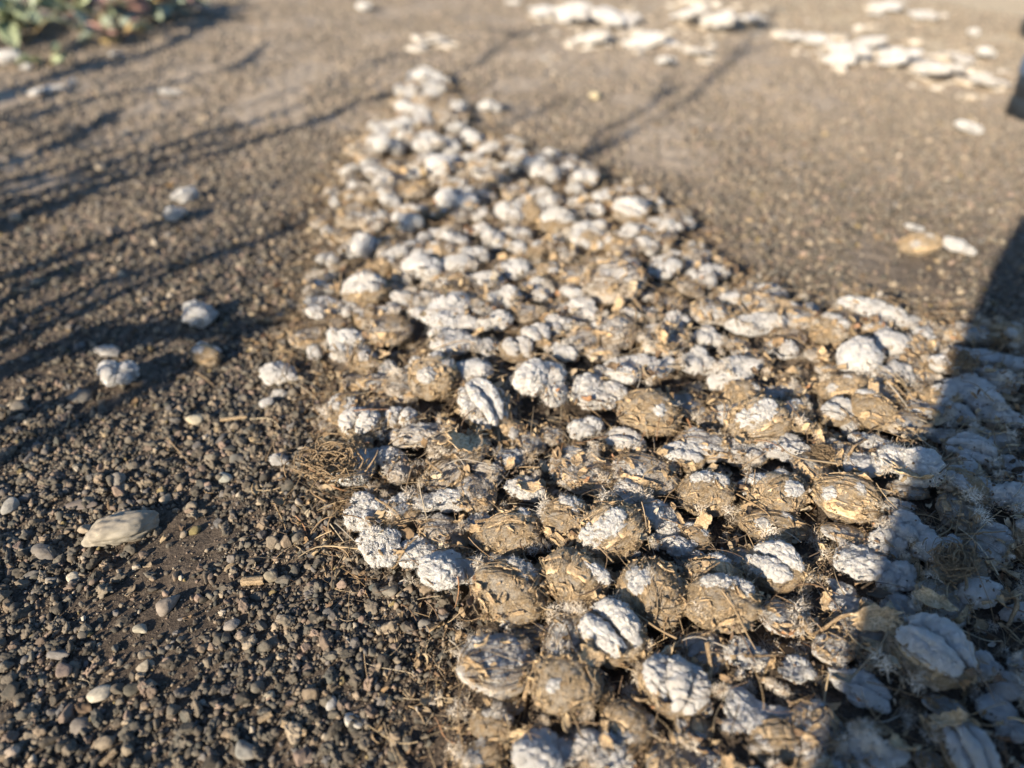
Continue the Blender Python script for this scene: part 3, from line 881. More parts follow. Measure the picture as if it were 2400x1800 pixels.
('I','W',1050,560,460,290,-20,.22,'large crinkled white mass crossed by the shadow edge'),
('I','T',1340,200,240,200,0,.5,'cream cotton mound with orange stain at the shadow edge'),
('I','T',1450,110,300,200,-20,.15,'white tuft above the shaded pair of smooth locks'),
('I','S',1590,230,240,190,-40,.05,'smooth shaded lock, left of a pair'),
('I','S',1740,230,130,170,-50,.05,'smooth shaded lock, right of a pair'),
('I','T',1410,440,210,260,-50,.1,'shaded white tuft beside the softest bright one'),
('I','T',1410,620,240,170,-20,.1,'shaded tuft under the large crinkled mass'),
('I','S',1920,530,190,320,-60,.12,'long shaded lock lying aslant near the right edge'),
('I','S',2190,640,110,270,-80,.1,'shaded lock cut by the right edge of the photo'),
('I','O2',2010,160,290,180,-20,.3,'shaded boll with frayed husk near the right edge'),
('I','O2',1600,930,540,520,-55,.1,'largest shaded boll with two pale locks and torn husk flaps'),
('I','T',400,930,270,190,0,.08,'white tuft beside the small torn flakes in the lower centre'),
('I','D',980,890,250,190,10,.25,'cotton boll with a bright top rim at the shadow edge'),
('I','T',750,1030,240,170,-20,.2,'small tuft with an orange speck in the lower right centre'),
('I','W',1180,1150,560,300,-30,.05,'long wispy white fleece running into the shade'),
('I','W',450,1330,390,470,70,.06,'tall bright fluffy mass near the bottom edge'),
('I','T',60,1220,180,260,80,.1,'white tuft left of the tall bright fluffy mass'),
('I','D',850,1400,290,340,-50,.35,'cotton and husk boll at the foot of the wispy fleece'),
('I','T',1230,1570,500,300,0,.03,'big shaded blue white fleece at the bottom edge'),
('I','O3',1860,1550,440,330,-80,.05,'shaded boll with three clean parallel locks at the bottom right'),
('I','T',1950,1000,210,190,0,.08,'shaded rounded tuft right of the largest shaded boll'),
('I','T',2130,1130,230,180,-20,.1,'shaded tuft at the right edge beside the rounded one'),
('I','W',2050,1290,340,230,-10,.12,'shaded loose cotton in the lower right corner'),
('I','T',130,1610,300,150,0,.06,'white tuft on the bottom edge left of the tall fluffy mass'),
('I','D',1700,1270,260,140,-10,.2,'shaded boll foot below the two lock boll'),
('I','HF',600,1480,320,280,0,.6,'brown fuzzy ball behind the tall bright mass at the bottom'),
('I','H',60,1420,200,260,60,.5,'brown husk boll at the bottom left of the tall bright mass'),
('I','D',1600,1620,160,120,0,.4,'shaded torn husk boll left of the three lock boll'),
('I','T',2150,1430,200,150,0,.1,'shaded tuft at the right edge above the corner'),
# loose ones on the gravel to the left
('D','T',775,760,270,300,75,.3,'large frayed grey white tuft on the gravel, leftmost of the loose ones'),
('D','T',690,610,190,110,10,.45,'greyish flap of cotton behind the large frayed leftmost tuft'),
('D','H',1330,640,230,150,0,.25,'small half boll with a tan papery fan and a white tip on the gravel'),
('D','T',1770,740,330,180,-5,.18,'low white tuft on the gravel at the left of the pile with a shadow'),
('D','S',1730,950,110,70,10,.1,'tiny white scrap of cotton below the low white tuft'),
('D','T',1800,890,130,70,10,.5,'thin grey cotton scrap touching the tiny white one'),
('D','T',1270,365,260,210,-25,.12,'white tuft on the gravel above the papery half boll, with a long shadow'),
('D','W',2110,330,330,260,20,.25,'lumpy cotton mass at the upper left edge of the pile'),
('D','T',2040,630,160,130,0,.3,'small tuft below the lumpy mass at the pile edge'),
('D','T',2190,540,180,220,60,.2,'grey white tuft hanging below the lumpy mass'),
('D','T',1790,1310,170,100,-10,.5,'thin dirty wisp of cotton on the gravel left of the pile'),
('A','L',1200,1260,200,140,50,.1,'upper lobe of the blurred white cotton scrap far on the left gravel'),
('A','L',1110,1380,170,130,40,.1,'lower lobe of the blurred white cotton scrap far on the left gravel'),
('A','W',300,580,260,80,0,.2,'blurred pale scrap on the shaded gravel before the green plant'),
('A','T',480,530,90,60,0,.2,'small blurred pale scrap right of the longer one'),
('A','T',1100,600,150,60,20,.4,'blurred greyish scrap on the gravel left of the pile tail'),
('A','T',60,370,210,160,0,.3,'blurred cream cotton at the left frame edge under the plant'),
('A','T',170,430,90,70,0,.1,'blurred blue white cotton piece beside the cream one'),
('A','T',760,350,110,50,15,.3,'blurred grey cotton piece at the foot of the plant'),
('A','T',1330,40,90,70,0,.2,'blurred white cotton piece right of the plant'),
('D','T',0,0,0,0,0,0,None),
# far tail
('B','W',580,265,250,60,0,.35,'long faint blurred scrap on the gravel behind the pile tip'),
('B','T',540,490,210,110,0,.15,'blurred white tuft at the very tip of the pile'),
('B','T',650,530,120,80,0,.3,'blurred grey tuft right beside the tip of the pile'),
('B','S',385,585,80,90,0,.1,'tiny round blurred tuft, upper of two left below the tip'),
('B','S',400,690,100,80,0,.1,'tiny round blurred tuft, lower of two left below the tip'),
('B','T',590,610,120,80,0,.3,'blurred grey tuft just below the tip of the pile'),
('B','T',955,690,140,90,0,.15,'blurred white tuft alone right of the pile tip'),
('B','T',480,720,170,90,0,.3,'blurred grey white tuft below the tiny round pair'),
('B','T',390,820,130,180,-60,.2,'blurred blue white tuft in the narrow tail'),
('B','T',570,920,200,140,0,.2,'blurred white tuft in the middle of the tail'),
('B','T',310,950,180,150,0,.15,'blurred bright tuft at the left of the tail'),
('B','D',660,800,110,100,0,.6,'blurred yellow tan boll in the tail'),
('B','S',640,1080,190,150,0,.08,'blurred round bright tuft shading to dark on its right'),
('B','S',730,1050,100,110,0,.15,'blurred dark sided lobe behind the round bright tuft'),
('B','T',850,1020,130,130,0,.15,'blurred white tuft right of the round bright one'),
('B','T',970,970,150,120,0,.08,'blurred white tuft before the black shadow'),
('B','T',1110,910,130,90,0,.12,'blurred blue white tuft in front of the black shadow'),
('B','T',1070,1090,160,80,-25,.2,'blurred elongated cream tuft in the upper pile'),
('B','T',1250,1070,140,160,-60,.2,'blurred pale tuft, left of two leaning together'),
('B','T',1350,1130,150,190,-60,.25,'blurred pale tuft, right of two leaning together'),
('B','T',1480,1050,150,100,-20,.12,'blurred bright tuft on the upper right rim'),
('B','T',1580,1160,180,140,-20,.3,'blurred grey tuft below the upper right rim'),
('B','S',675,1290,160,150,-30,.08,'blurred white lobe, left of two before the dark blue shade'),
('B','S',820,1320,140,130,-30,.08,'blurred white lobe, right of two before the dark blue shade'),
('B','D',470,1250,210,120,0,.7,'blurred orange tan husk boll in the left tail'),
('B','T',430,1440,140,180,70,.15,'blurred white tuft under the orange tan husk boll'),
('B','T',1100,1370,150,200,60,.2,'blurred leaning pale tuft beside a tan plate'),
('B','HB',1230,1390,150,170,60,.4,'blurred boll with a flat orange tan plate'),
('B','O3',1400,1450,330,260,10,.45,'large blurred boll with tan left side and white locks'),
('B','O2',1690,1300,170,190,-70,.1,'blurred upright cream lock at the right rim'),
('B','O3',1870,1370,310,250,-30,.3,'blurred boll of slanting cream locks and dark gaps'),
('B','T',1650,1460,130,120,0,.15,'blurred white tuft below the upright cream lock'),
('B','T',2130,1480,180,130,0,.1,'blurred blocky cream tuft at the right rim before a shadow'),
('B','T',1960,1500,200,90,0,.15,'blurred long pale tuft left of the blocky one'),
('B','S',150,1590,170,150,0,.1,'blurred round tuft at the left rim, white with a shaded right side'),
('B','T',890,1490,160,120,0,.1,'blurred blue white tuft in the shade of the pile middle'),
('B','T',970,1560,140,150,-40,.15,'blurred cream tuft below the shaded blue white one'),
('B','T',720,1570,160,130,0,.15,'blurred pale tuft left of the cream one in the middle'),
('B','T',1130,1590,140,110,-30,.1,'blurred pale tuft left of the dark hollow rim'),
('B','D',90,1420,220,140,0,.65,'blurred tan boll at the left rim above the round tuft'),
('B','T',100,1220,110,90,0,.12,'small blurred bright tuft at the left tail rim'),
('B','T',240,1140,170,110,0,.3,'blurred grey tuft in the left tail'),
('B','T',310,1310,120,110,0,.15,'small blurred bright tuft beside the orange tan husk boll'),
('B','T',460,1130,200,80,0,.15,'blurred low white tuft left of the round bright one'),
('B','T',1500,1590,0,0,0,.1,None),
# cotton drifts far behind
('B','W',1300,60,170,110,0,.1,'far blurred white clump, leftmost of the drift at the top'),
('B','W',1500,60,250,150,0,.2,'far blurred cream clump second from the left in the top drift'),
('B','W',1730,90,230,200,0,.05,'far blurred brightest clump of the top drift'),
('B','W',1860,110,150,120,0,.1,'far blurred bluish clump at the right of the brightest'),
('B','W',1650,230,260,120,-20,.1,'far blurred low clump below the brightest'),
('B','W',1990,240,300,110,5,.08,'far blurred long clump running right in the top drift'),
('B','T',2110,390,160,90,20,.2,'far blurred faint tuft below the long clump'),
('B','T',150,40,130,80,0,.3,'far blurred pale scrap near the top edge'),
('B','T',1110,10,120,50,0,.2,'far blurred pale scrap at the top edge left of the drift'),
('C','W',70,70,240,200,0,.2,'far blurred cream clump just right of the top middle'),
('C','W',260,110,250,190,-20,.2,'far blurred pale clump beside a tan patch'),
('C','W',440,110,190,170,0,.1,'far blurred pale clump with a tan underside'),
('C','W',80,320,200,90,-5,.1,'far blurred bright flat tuft in front of the top drift'),
('C','W',720,225,180,100,0,.12,'far blurred clump, left end of the right hand drift'),
('C','W',870,240,160,120,0,.12,'far blurred clump second in the right hand drift'),
('C','W',1050,320,280,160,-15,.05,'far blurred bright clump third in the right hand drift'),
('C','W',1220,260,180,200,0,.08,'far blurred tall clump in the right hand drift'),
('C','W',1390,340,260,170,-20,.05,'far blurred bright clump in the middle of the right hand drift'),
('C','W',1640,420,300,180,-20,.1,'far blurred pinkish white clump in the right hand drift'),
('C','W',1800,360,170,110,0,.3,'far blurred clump with an orange spot'),
('C','W',1960,500,260,140,-20,.1,'far blurred clump at the right end of the drift'),
('C','T',1970,340,150,110,0,.3,'far blurred faint clump above the right end'),
('C','W',1330,30,190,100,-20,.1,'far blurred white clump above the right hand drift'),
('C','W',1560,90,190,90,-20,.12,'far blurred pale clump right above the drift'),
('C','W',1250,80,100,60,0,.15,'far blurred small clump left above the drift'),
('C','T',1880,200,90,80,0,.3,'far blurred small pale spot on the sand'),
('C','T',1850,830,200,110,-5,.3,'blurred cream tuft with a yellow edge alone on the right gravel'),
('C','T',1500,1480,150,70,0,.25,'blurred small pale tuft with a thin black shadow'),
('C','H',1540,1580,300,150,0,.6,'blurred orange tan husk joined to white cotton on the right gravel'),
('C','T',1790,1590,260,150,-20,.12,'blurred white cotton joined to the orange tan husk on the right gravel'),
('C','T',10,1440,150,140,0,.15,'blurred cream tuft at the rear right rim with a shadow'),
]
for (tl_, kind, cx, cy, w, h, rt, dirt, lab) in ITEMS:
    if lab is None: continue
    ox, oy = TO[tl_]
    v = None
    if tl_ in 'HEFI' or (tl_ == 'B' and cy > 450):
        q_ = {'T': 1.25, 'S': 1.15, 'W': 1.2, 'H': 1.05, 'D': 1.15, 'O': .95}[kind[0]]
        if w > 430: q_ = min(q_, 1.0)
        if tl_ == 'B' and kind[0] == 'O': q_ = .75
        w, h = w*q_, h*q_
    if tl_ == 'D' and kind == 'T': kind = 'L'
    flat_ = 1.0
    if kind == 'W' and tl_ in 'BC': w, h, dirt, flat_ = w*1.3, h*1.25, dirt*.4+.5, .75
    place(kind, ox+cx*TF, oy+cy*TF, w*TF, h*TF, rt+(RS.uniform(-35, 35) if kind == 'H' else 0), lab, 'cotton bolls and tufts spilled on the gravel', dirt, v).scale.z *= flat_

DR = []
for (tl_, kind, cx, cy, w, h, rt, dirt, lab) in ITEMS:
    if kind != 'W' or tl_ not in 'BC': continue
    ox, oy = TO[tl_]
    for k in range(max(5, int(w/16))):
        a_ = RS.uniform(0, 6.28); q = RS.uniform(.3, 1.25)
        DR.append((ox+(cx+math.cos(a_)*q*w*.6)*TF, max(oy+(cy+math.sin(a_)*q*h*.6)*TF, 1), RS.uniform(.06, .34)*w*TF))
for k in range(260):
    if RS.rand() < .45: DR.append((RS.uniform(1240, 1680), max(RS.normal()*30+62, 1), RS.uniform(4, 14)))
    else:
        q = RS.rand(); DR.append((1830+q*560, 78+q*110+RS.normal()*17, RS.uniform(4, 14)))
dg = Geo(); lo = [lobe((0, 0, 0), (1, .8, .5), RS, 3, .45, 3, 0, 40+k) for k in range(8)]
for px, py, ww in DR:
    (x, y), t = at0(px, py, .01); r_ = ww/(FPX/t)*.75
    V_, F_ = lo[RS.randint(8)]; dg.add((V_*r_*(RS.uniform(.7, 1.6), RS.uniform(.5, 1.1), RS.uniform(.25, .6)))@rotz(RS.uniform(0, 6.3)).T+[x, y, float(gz(np.array([x]), np.array([y]), False)[0])+r_*.1], F_, V_)
o = put('cotton_scraps', dg.mesh('cotton_scraps', None)); o['kind'] = 'stuff'
m_scr = m_plain('drift_cotton', (.40, .33, .24), (.70, .65, .57), 30, .95, .1, .004)
o.data.materials.append(m_scr)
# ------------------------------------------------------------------ fillers inside the pile
def zone(y, x):
    return 'tail' if y > 1.0 else 'rear' if y > .62 else 'front'
FILL = {
 ('T', 'tail'): 'small out of focus white tuft filling the tail of the pile',
 ('D', 'tail'): 'small out of focus tan boll filling the tail of the pile',
 ('T', 'rear'): 'white tuft wedged between the bolls in the rear half of the pile',
 ('D', 'rear'): 'dirty crushed boll wedged in the rear half of the pile',
 ('H', 'rear'): 'tan husk boll wedged in the rear half of the pile',
 ('T', 'front'): 'small white tuft in the gaps of the near pile',
 ('D', 'front'): 'crushed dirty boll in the gaps of the near pile',
 ('H', 'front'): 'brown husk boll in the gaps of the near pile'}
n_fill = 0
cand = np.stack([RS.uniform(-.45, .95, 9000), RS.uniform(.10, 1.75, 9000)], 1)
csd = poly_sd(cand[:, 0], cand[:, 1])
for (x, y), d_ in zip(cand, csd):
    half = (0.8*y+0.238)*.6925*1.12+.02
    if d_ < 0.006 or abs(x) > half: continue
    r = RS.uniform(.0145, .021) if y < 1.0 else RS.uniform(.016, .024)
    P_ = np.array(PLACED)
    dd = np.hypot(P_[:, 0]-x, P_[:, 1]-y)
    if (dd < (P_[:, 2]+r)*0.63).any(): continue
    zn = zone(y, x)
    kind = RS.choice(['T', 'D', 'H'], p=[.45, .45, .10] if zn == 'tail' else [.35, .4, .25])
    if zn == 'tail' and kind == 'H': kind = 'D'
    place(kind, 0, 0, r, r*RS.uniform(.75, 1), RS.uniform(0, 360), FILL[(kind, zn)], FILL[(kind, zn)].replace('small ', ''), xy=(x, y), sink=.25)
    n_fill += 1
    if n_fill > 260: break
print('fillers', n_fill, 'items', len(PLACED))
PL = np.array(PLACED)
def over_boll(x, y, k=0.85):
    """which points lie on a boll"""
    out = np.zeros(len(x), bool)
    for bx, by, br in PL:
        out |= (x-bx)**2+(y-by)**2 < (br*k)**2
    return out

# ------------------------------------------------------------------ scattering helper
def rand_rot(n, rs, flat=None):
    q = rs.normal(size=(n, 4))
    if flat is not None:      # mostly lying flat: yaw anything, small tilts
        a = rs.uniform(0, 2*math.pi, n)/2; q = np.stack([np.cos(a), rs.normal(size=n)*flat, rs.normal(size=n)*flat, np.sin(a)], 1)
    q /= np.linalg.norm(q, axis=1)[:, None]
    w, x, y, z = q.T
    return np.stack([np.stack([1-2*(y*y+z*z), 2*(x*y-z*w), 2*(x*z+y*w)], -1),
                     np.stack([2*(x*y+z*w), 1-2*(x*x+z*z), 2*(y*z-x*w)], -1),
                     np.stack([2*(x*z-y*w), 2*(y*z+x*w), 1-2*(x*x+y*y)], -1)], 1)
def scatter(protos, pos, size, rot, col, rs):
    """copies of unit prototypes baked in numpy: returns V, Fs, colours"""
    Vs, F3, F4, Cs = [], [], [], []
    base = 0
    which = rs.randint(0, len(protos), len(pos))
    for k, (pv, pf) in enumerate(protos):
        i = np.where(which == k)[0]
        if not len(i): continue
        v = pv[None]*size[i][:, None, :]
        v = np.einsum('nij,nvj->nvi', rot[i], v)+pos[i][:, None, :]
        Vs.append(v.reshape(-1, 3)); Cs.append(np.repeat(col[i], len(pv), 0))
        o = base+np.arange(len(i))*len(pv)
        for f in (pf if isinstance(pf, list) else [pf]):
            ff = (f[None]+o[:, None, None]).reshape(-1, f.shape[1])
            (F3 if f.shape[1] == 3 else F4).append(ff)
        base += len(i)*len(pv)
    Fs = ([np.concatenate(F3)] if F3 else [])+([np.concatenate(F4)] if F4 else [])
    return np.concatenate(Vs), Fs, np.concatenate(Cs)
def join_sc(parts):
    Vs, F3, F4, Cs, base = [], [], [], [], 0
    for V, Fs, c in parts:
        Vs.append(V); Cs.append(c)
        for f in Fs: (F3 if f.shape[1] == 3 else F4).append(f+base)
        base += len(V)
    return np.concatenate(Vs), ([np.concatenate(F3)] if F3 else [])+([np.concatenate(F4)] if F4 else []), np.concatenate(Cs)

# ------------------------------------------------------------------ gravel
def rock(seed, sub, planes=12, soft=20.0, rough=0.03, clod=0.0):
    rs = np.random.RandomState(seed)
    V, F = ico(sub)
    nn = unit(rs.normal(size=(planes, 3))); dd = rs.uniform(.55, 1.0, planes)
    dot = V@nn.T
    inv = np.maximum(dot, 0)/dd
    r = 1/np.maximum((np.power(inv, soft).sum(1))**(1/soft), .55)
    r = np.minimum(r, 1.35)
    if sub > 2: r = r*(1+rough*fbm(V*3.1, 3, seed))
    if clod: r = r*(1+clod*fbm(V*2.3, 2, seed)+clod*.7*fbm(V*5.5, 3, seed+1))
    return V*r[:, None], F
COLS = np.array([[.065, .062, .056], [.10, .094, .082], [.14, .133, .117], [.085, .087, .082], [.19, .17, .14], [.24, .195, .15], [.17, .135, .115],
                 [.13, .13, .135], [.33, .285, .225], [.26, .20, .17], [.45, .41, .35], [.21, .17, .085]])
CP = np.array([.17, .17, .14, .12, .10, .08, .07, .07, .035, .03, .008, .007]); CP /= CP.sum()
def rock_cols(n, rs):
    return COLS[rs.choice(len(COLS), n, p=CP)]*rs.uniform(.75, 1.3, (n, 1))*np.array([1.04, 1.0, .93])
def in_view(x, y, m=1.13, pad=.02):
    return np.abs(x) < (0.8*y+0.238)*.6925*m+pad
rg = np.random.RandomState(5)
stuff = []
BIG = []
def dens_noise(x, y, s=9, sd_=70): return fbm(np.stack([x*s, y*s, 0*x], 1), 2, sd_)
for (dens, r0, r1, y0, y1, sub) in ((17000, .0022, .0043, .13, 1.3, 3), (62000, .0013, .0024, .13, .8, 2), (36000, .0014, .0025, .8, 1.5, 1),
                                    (190000, .0006, .0012, .13, .60, 1), (11000, .0026, .0055, 1.3, 2.6, 1), (2200, .003, .006, 2.6, 5.5, 1)):
    xm = min((0.8*y1+0.238)*.6925*1.13+.02, 4.0)
    n = int(dens*(2*xm)*(y1-y0))
    x = rg.uniform(-xm, xm, n); y = rg.uniform(y0, y1, n)
    ok = in_view(x, y, 1.07); x, y = x[ok], y[ok]
    sdv = poly_sd(x, y)
    keep = (sdv < 0.004) | (rg.rand(len(x)) < .10)
    dn = dens_noise(x, y)
    keep &= rg.rand(len(x)) < np.clip(.85+dn*1.5, .12, 1)
    # the sand patch far right has few stones
    keep &= ~((.62*x+.5*y > 2.0) & (rg.rand(len(x)) < .9))
    x, y, sdv = x[keep], y[keep], sdv[keep]
    n = len(x)
    r = r0+(r1-r0)*rg.rand(n)**1.8
    sz = r[:, None]*np.stack([rg.uniform(.85, 1.35, n), rg.uniform(.75, 1.05, n), rg.uniform(.6, 1.0, n)], 1)
    z = gz(x, y)+sz[:, 2]*rg.uniform(.15, .75, n)
    col = rock_cols(n, rg)
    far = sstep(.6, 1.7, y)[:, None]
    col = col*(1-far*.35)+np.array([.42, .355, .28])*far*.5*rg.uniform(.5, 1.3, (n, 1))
    rot = rand_rot(n, rg, .35)
    pos = np.stack([x, y, z], 1)
    if r0 > .002 and y1 < 1.4:
        # the 300 that show largest become objects of their own
        score = r/(0.8*y+.238)*((np.abs(x) < (0.8*y+0.238)*.69) & (y > .19))
        top = np.argsort(-score)[:288]
        BIG = [(pos[i], r[i], sz[i], col[i]) for i in top]
        m_ = np.ones(n, bool); m_[top] = False
        pos, sz, rot, col = pos[m_], sz[m_], rot[m_], col[m_]
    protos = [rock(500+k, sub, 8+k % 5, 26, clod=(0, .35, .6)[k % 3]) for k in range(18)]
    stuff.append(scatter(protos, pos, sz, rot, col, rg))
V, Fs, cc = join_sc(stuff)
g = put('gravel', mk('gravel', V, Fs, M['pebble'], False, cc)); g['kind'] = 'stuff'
print('gravel verts', len(V))
PEB = [mk('pebble', *rock(600+k, 4, 9, 30, .07, (0, .3, .5)[k % 3]), M['pebble1']) for k in range(12)]
for p, r, s_, c_ in BIG:
    o = put('pebble', PEB[rg.randint(12)], None, (*c_, 1))
    o.location = p; o.scale = s_; o.rotation_euler = (rg.normal()*.4, rg.normal()*.4, rg.uniform(0, 6.3))
    lum = c_.mean(); warm = c_[0]/c_[2]
    tone = 'pale' if lum > .3 else 'mid grey' if lum > .15 else 'dark grey'
    if warm > 1.35: tone = 'tan' if lum > .15 else 'brown'
    side = 'left of the pile near the camera' if p[1] < .42 else 'beside the pile further back'
    tag(o, f'{tone} pebble in the gravel {side}', 'pebble', f'{tone} pebbles {side}')
# single stones and chips one can point to: tile, x, y, w, h, turn, colour, name, label
STONES = [
('G',800,95,500,260,30,(.38,.345,.28),'rock','large pale rounded rock with a grey right end on the left gravel',.95),
('D',500,1580,260,90,5,(.19,.165,.15),'rock','flat pinkish brown rock left above the large pale one',.4),
('G',620,1145,200,150,30,(.50,.45,.36),'stone','pale blocky stone with dark rim in the lower left gravel',.6),
('G',2140,1210,120,120,30,(.50,.49,.46),'stone','white angular stone in the gravel near the bottom middle',.7),
('G',1060,585,170,150,0,(.27,.235,.20),'stone','round brownish grey stone below the large pale rock',.7),
('G',440,375,90,90,60,(.62,.56,.44),'stone','small cream stone left of the blurred dusty spot',.7),
('G',300,395,120,80,0,(.36,.32,.26),'stone','pale tan stone left of the small cream one',.7),
('G',250,230,170,120,0,(.17,.165,.155),'stone','dark grey stone upper left with a dusty tip',.7),
('G',180,360,150,80,0,(.16,.16,.15),'stone','dark flat stone at the left below the dusty tipped one',.6),
('G',360,880,180,110,-10,(.19,.18,.17),'stone','grey angular stone at the lower left',.7),
('G',390,990,140,130,30,(.20,.155,.135),'stone','reddish grey angular stone at the lower left',.7),
('G',890,720,140,90,10,(.36,.33,.26),'stone','pale olive stone in the middle of the lower gravel',.7),
('G',910,890,90,90,10,(.24,.21,.17),'stone','top stone of a short line of tan stones',.7),
('G',910,980,90,110,80,(.35,.31,.24),'stone','bottom stone of a short line of tan stones',.7),
('G',1480,720,100,130,80,(.30,.27,.24),'stone','smooth oval greyish stone casting a shadow to its right',.7),
('G',1545,775,80,80,0,(.34,.27,.21),'stone','rounded tan stone right below the oval greyish one',.8),
('G',1810,670,80,60,-20,(.33,.30,.25),'stone','smooth egg shaped stone in the right gravel',.8),
('G',1790,205,110,80,-20,(.38,.33,.25),'stone','cream angular stone near the pile edge',.7),
('G',1560,1520,180,140,-30,(.24,.235,.215),'stone','large grey stone at the bottom of the gravel',.6),
('G',500,1330,200,140,0,(.20,.18,.16),'stone','brownish grey stone by the bottom left',.6),
('G',45,1530,110,110,60,(.52,.42,.33),'stone','slightly blurred cream stone in the bottom left corner',.8),
('G',510,645,60,50,0,(.66,.60,.50),'stone','small bright round stone left of the centre gravel',.8),
('G',1740,1160,110,80,5,(.40,.35,.26),'stone','flat cream stone left of the white angular one',.5),
('G',1250,90,100,80,0,(.22,.18,.08),'stone','mustard brown stone right of the large rock',.7),
('G',1350,840,80,60,0,(.40,.29,.20),'stone','orange tan stone in the middle gravel',.6),
('G',840,1120,110,130,-60,(.12,.11,.085),'stone','dark striped stone right of the pale blocky one',.6),
('G',1750,410,110,130,70,(.30,.26,.19),'stone','olive tan stone with a shadow in the right gravel',.7),
('H',80,1340,110,190,75,(.52,.49,.43),'stone','long white stone standing out left of the pile bottom',.6),
('H',570,1210,90,70,0,(.55,.51,.44),'stone','smooth pale round stone near the pile bottom',.8),
('H',320,510,160,100,10,(.22,.20,.165),'stone','brown grey oblong stone below the bright fluffy tuft',.7),
('H',210,480,90,80,0,(.115,.125,.115),'stone','greenish dark stone left of the brown grey oblong one',.7),
('H',530,710,110,110,40,(.20,.19,.17),'stone','grey stone left of the flat cotton cap boll',.7),
('H',110,220,100,140,70,(.24,.21,.165),'stone','upright tan stone beside the ragged tuft',.7),
('D',1260,1040,140,100,-15,(.52,.46,.34),'stone','cream angular stone in the gravel right of the frayed tuft',.6),
('D',1150,965,100,70,-20,(.50,.38,.26),'stone','peach coloured stone behind the cream angular one',.7),
('D',1450,1410,140,90,-20,(.38,.38,.33),'stone','pale grey green flat stone in the left gravel',.6),
('D',860,1330,110,70,0,(.13,.125,.105),'stone','dark oval stone left of the diagonal twig',.7),
('D',1515,1290,100,110,80,(.14,.135,.12),'stone','dark cylindrical stone with a flat end right of the twig',.7),
('D',500,870,200,130,0,(.15,.15,.14),'stone','dark grey broad stone left below the frayed tuft',.5),
('D',750,1430,130,120,20,(.24,.23,.205),'stone','grey rounded stone above the large pale rock',.7),
('D',60,1600,150,170,60,(.34,.33,.30),'stone','pale grey stone at the left frame edge',.6),
('D',110,950,140,110,0,(.16,.15,.13),'stone','brown grey stone at the far left below the frayed tuft',.6),
('B',1645,625,110,90,0,(.62,.53,.34),'stone','blurred yellowish stone right of the pile tail',.6),
('A',1090,1180,80,50,0,(.50,.26,.05),'leaf_bit','blurred orange leaf bit behind the white scrap on the left gravel',.3),
('G',1290,1200,70,60,0,(.30,.28,.24),'stone','small pale stone in the middle of the lowest gravel',.7),
('A',660,1090,90,60,0,(.40,.34,.26),'stone','blurred pale stone among the streaky shadows, larger of two',.7),
('A',90,1400,110,80,0,(.42,.33,.24),'stone','blurred orange tan stone at the left edge by a dark streak',.7),
('A',800,860,80,70,0,(.50,.42,.32),'stone','blurred bright tan stone among the streaky shadows',.7),
]
for k, (tl_, cx, cy, w, h, rt, c_, nm, lab, fz) in enumerate(STONES):
    ox, oy = TO[tl_]; px, py = ox+cx*TF, oy+cy*TF
    (x, y), t = at0(px, py, .006); s_ = FPX/t; th = math.atan2(CAM_H, y)
    rt_ = math.radians(rt); fy = math.sqrt(math.sin(th)**2+fz*fz*math.cos(th)**2)
    rx = w*TF/2/s_/math.sqrt(math.cos(rt_)**2+(math.sin(rt_)*fy)**2); ry = h*TF/2/s_/math.sqrt(math.sin(rt_)**2+(math.cos(rt_)*fy)**2)
    big = w*h > 50000
    me = mk(nm, *rock(700+k, 5 if big else 4, 24, 6, .16 if big else .08), M['pebble1'])
    o = put(nm, me, None, (*c_, 1)); rz = fz*min(rx, ry)
    o.location = (x, y, float(gz(np.array([x]), np.array([y]))[0])+rz*.5); o.scale = (rx*(1.3 if big else 1.08), ry*(1.35 if big else 1.08), rz*(1.35 if big else 1.1)); o.rotation_euler = (RS.normal()*.08, RS.normal()*.08, rt_)
    tag(o, lab, nm.replace('_', ' '))

# ------------------------------------------------------------------ litter: husk flakes, stems, crumbs
def straw(seed, k=7, m=3, w=.03):
    rs = np.random.RandomState(seed)
    t = np.linspace(-1, 1, k); a_ = rs.uniform(-.3, .3); b2 = rs.uniform(-.12, .12)
    P = np.stack([t, a_*t*t+b2*np.sin(3*t), rs.uniform(0, .3)*(1-t*t)], 1)
    V, F, _ = tube(P, w*rs.uniform(.7, 2.6)*np.linspace(1, .5, k), m); V[:, 2] *= .6; return V, F
rl = np.random.RandomState(21)
LC = .8*np.array([[.60, .46, .28], [.46, .33, .19], [.33, .22, .12], [.20, .13, .08], [.68, .57, .40], [.42, .33, .22], [.50, .27, .14], [.12, .09, .065], [.55, .50, .42]])
LP = np.array([.2, .2, .15, .12, .08, .1, .03, .07, .05]); LP /= LP.sum()
def litter_points(dens, halo=.09, y0=.13, y1=1.7):
    n = int(dens*1.5*(y1-y0)); x = rl.uniform(-.5, 1.0, n); y = rl.uniform(y0, y1, n)
    s_ = poly_sd(x, y)
    p = sstep(-halo, .012, s_)**2.2
    thin = np.clip(1.25-y*.55, .35, 1)
    ok = in_view(x, y) & (rl.rand(n) < p*thin)
    x, y = x[ok], y[ok]
    ob = over_boll(x, y, .8)
    ok = ~ob | (rl.rand(len(x)) < .05)
    return x[ok], y[ok], ob[ok]
def boll_top(x, y, ob):
    z = gz(x, y, False)
    for bx, by, br in PL:
        q = ((x-bx)**2+(y-by)**2)/(br*br)
        i = q < .95
        if i.any():
            zb = float(gz(np.array([bx]), np.array([by]), False)[0])+br*.5+br*.74*np.sqrt(1-np.minimum(q[i], .95))
            z[i] = np.maximum(z[i], zb)
    return z
parts = []
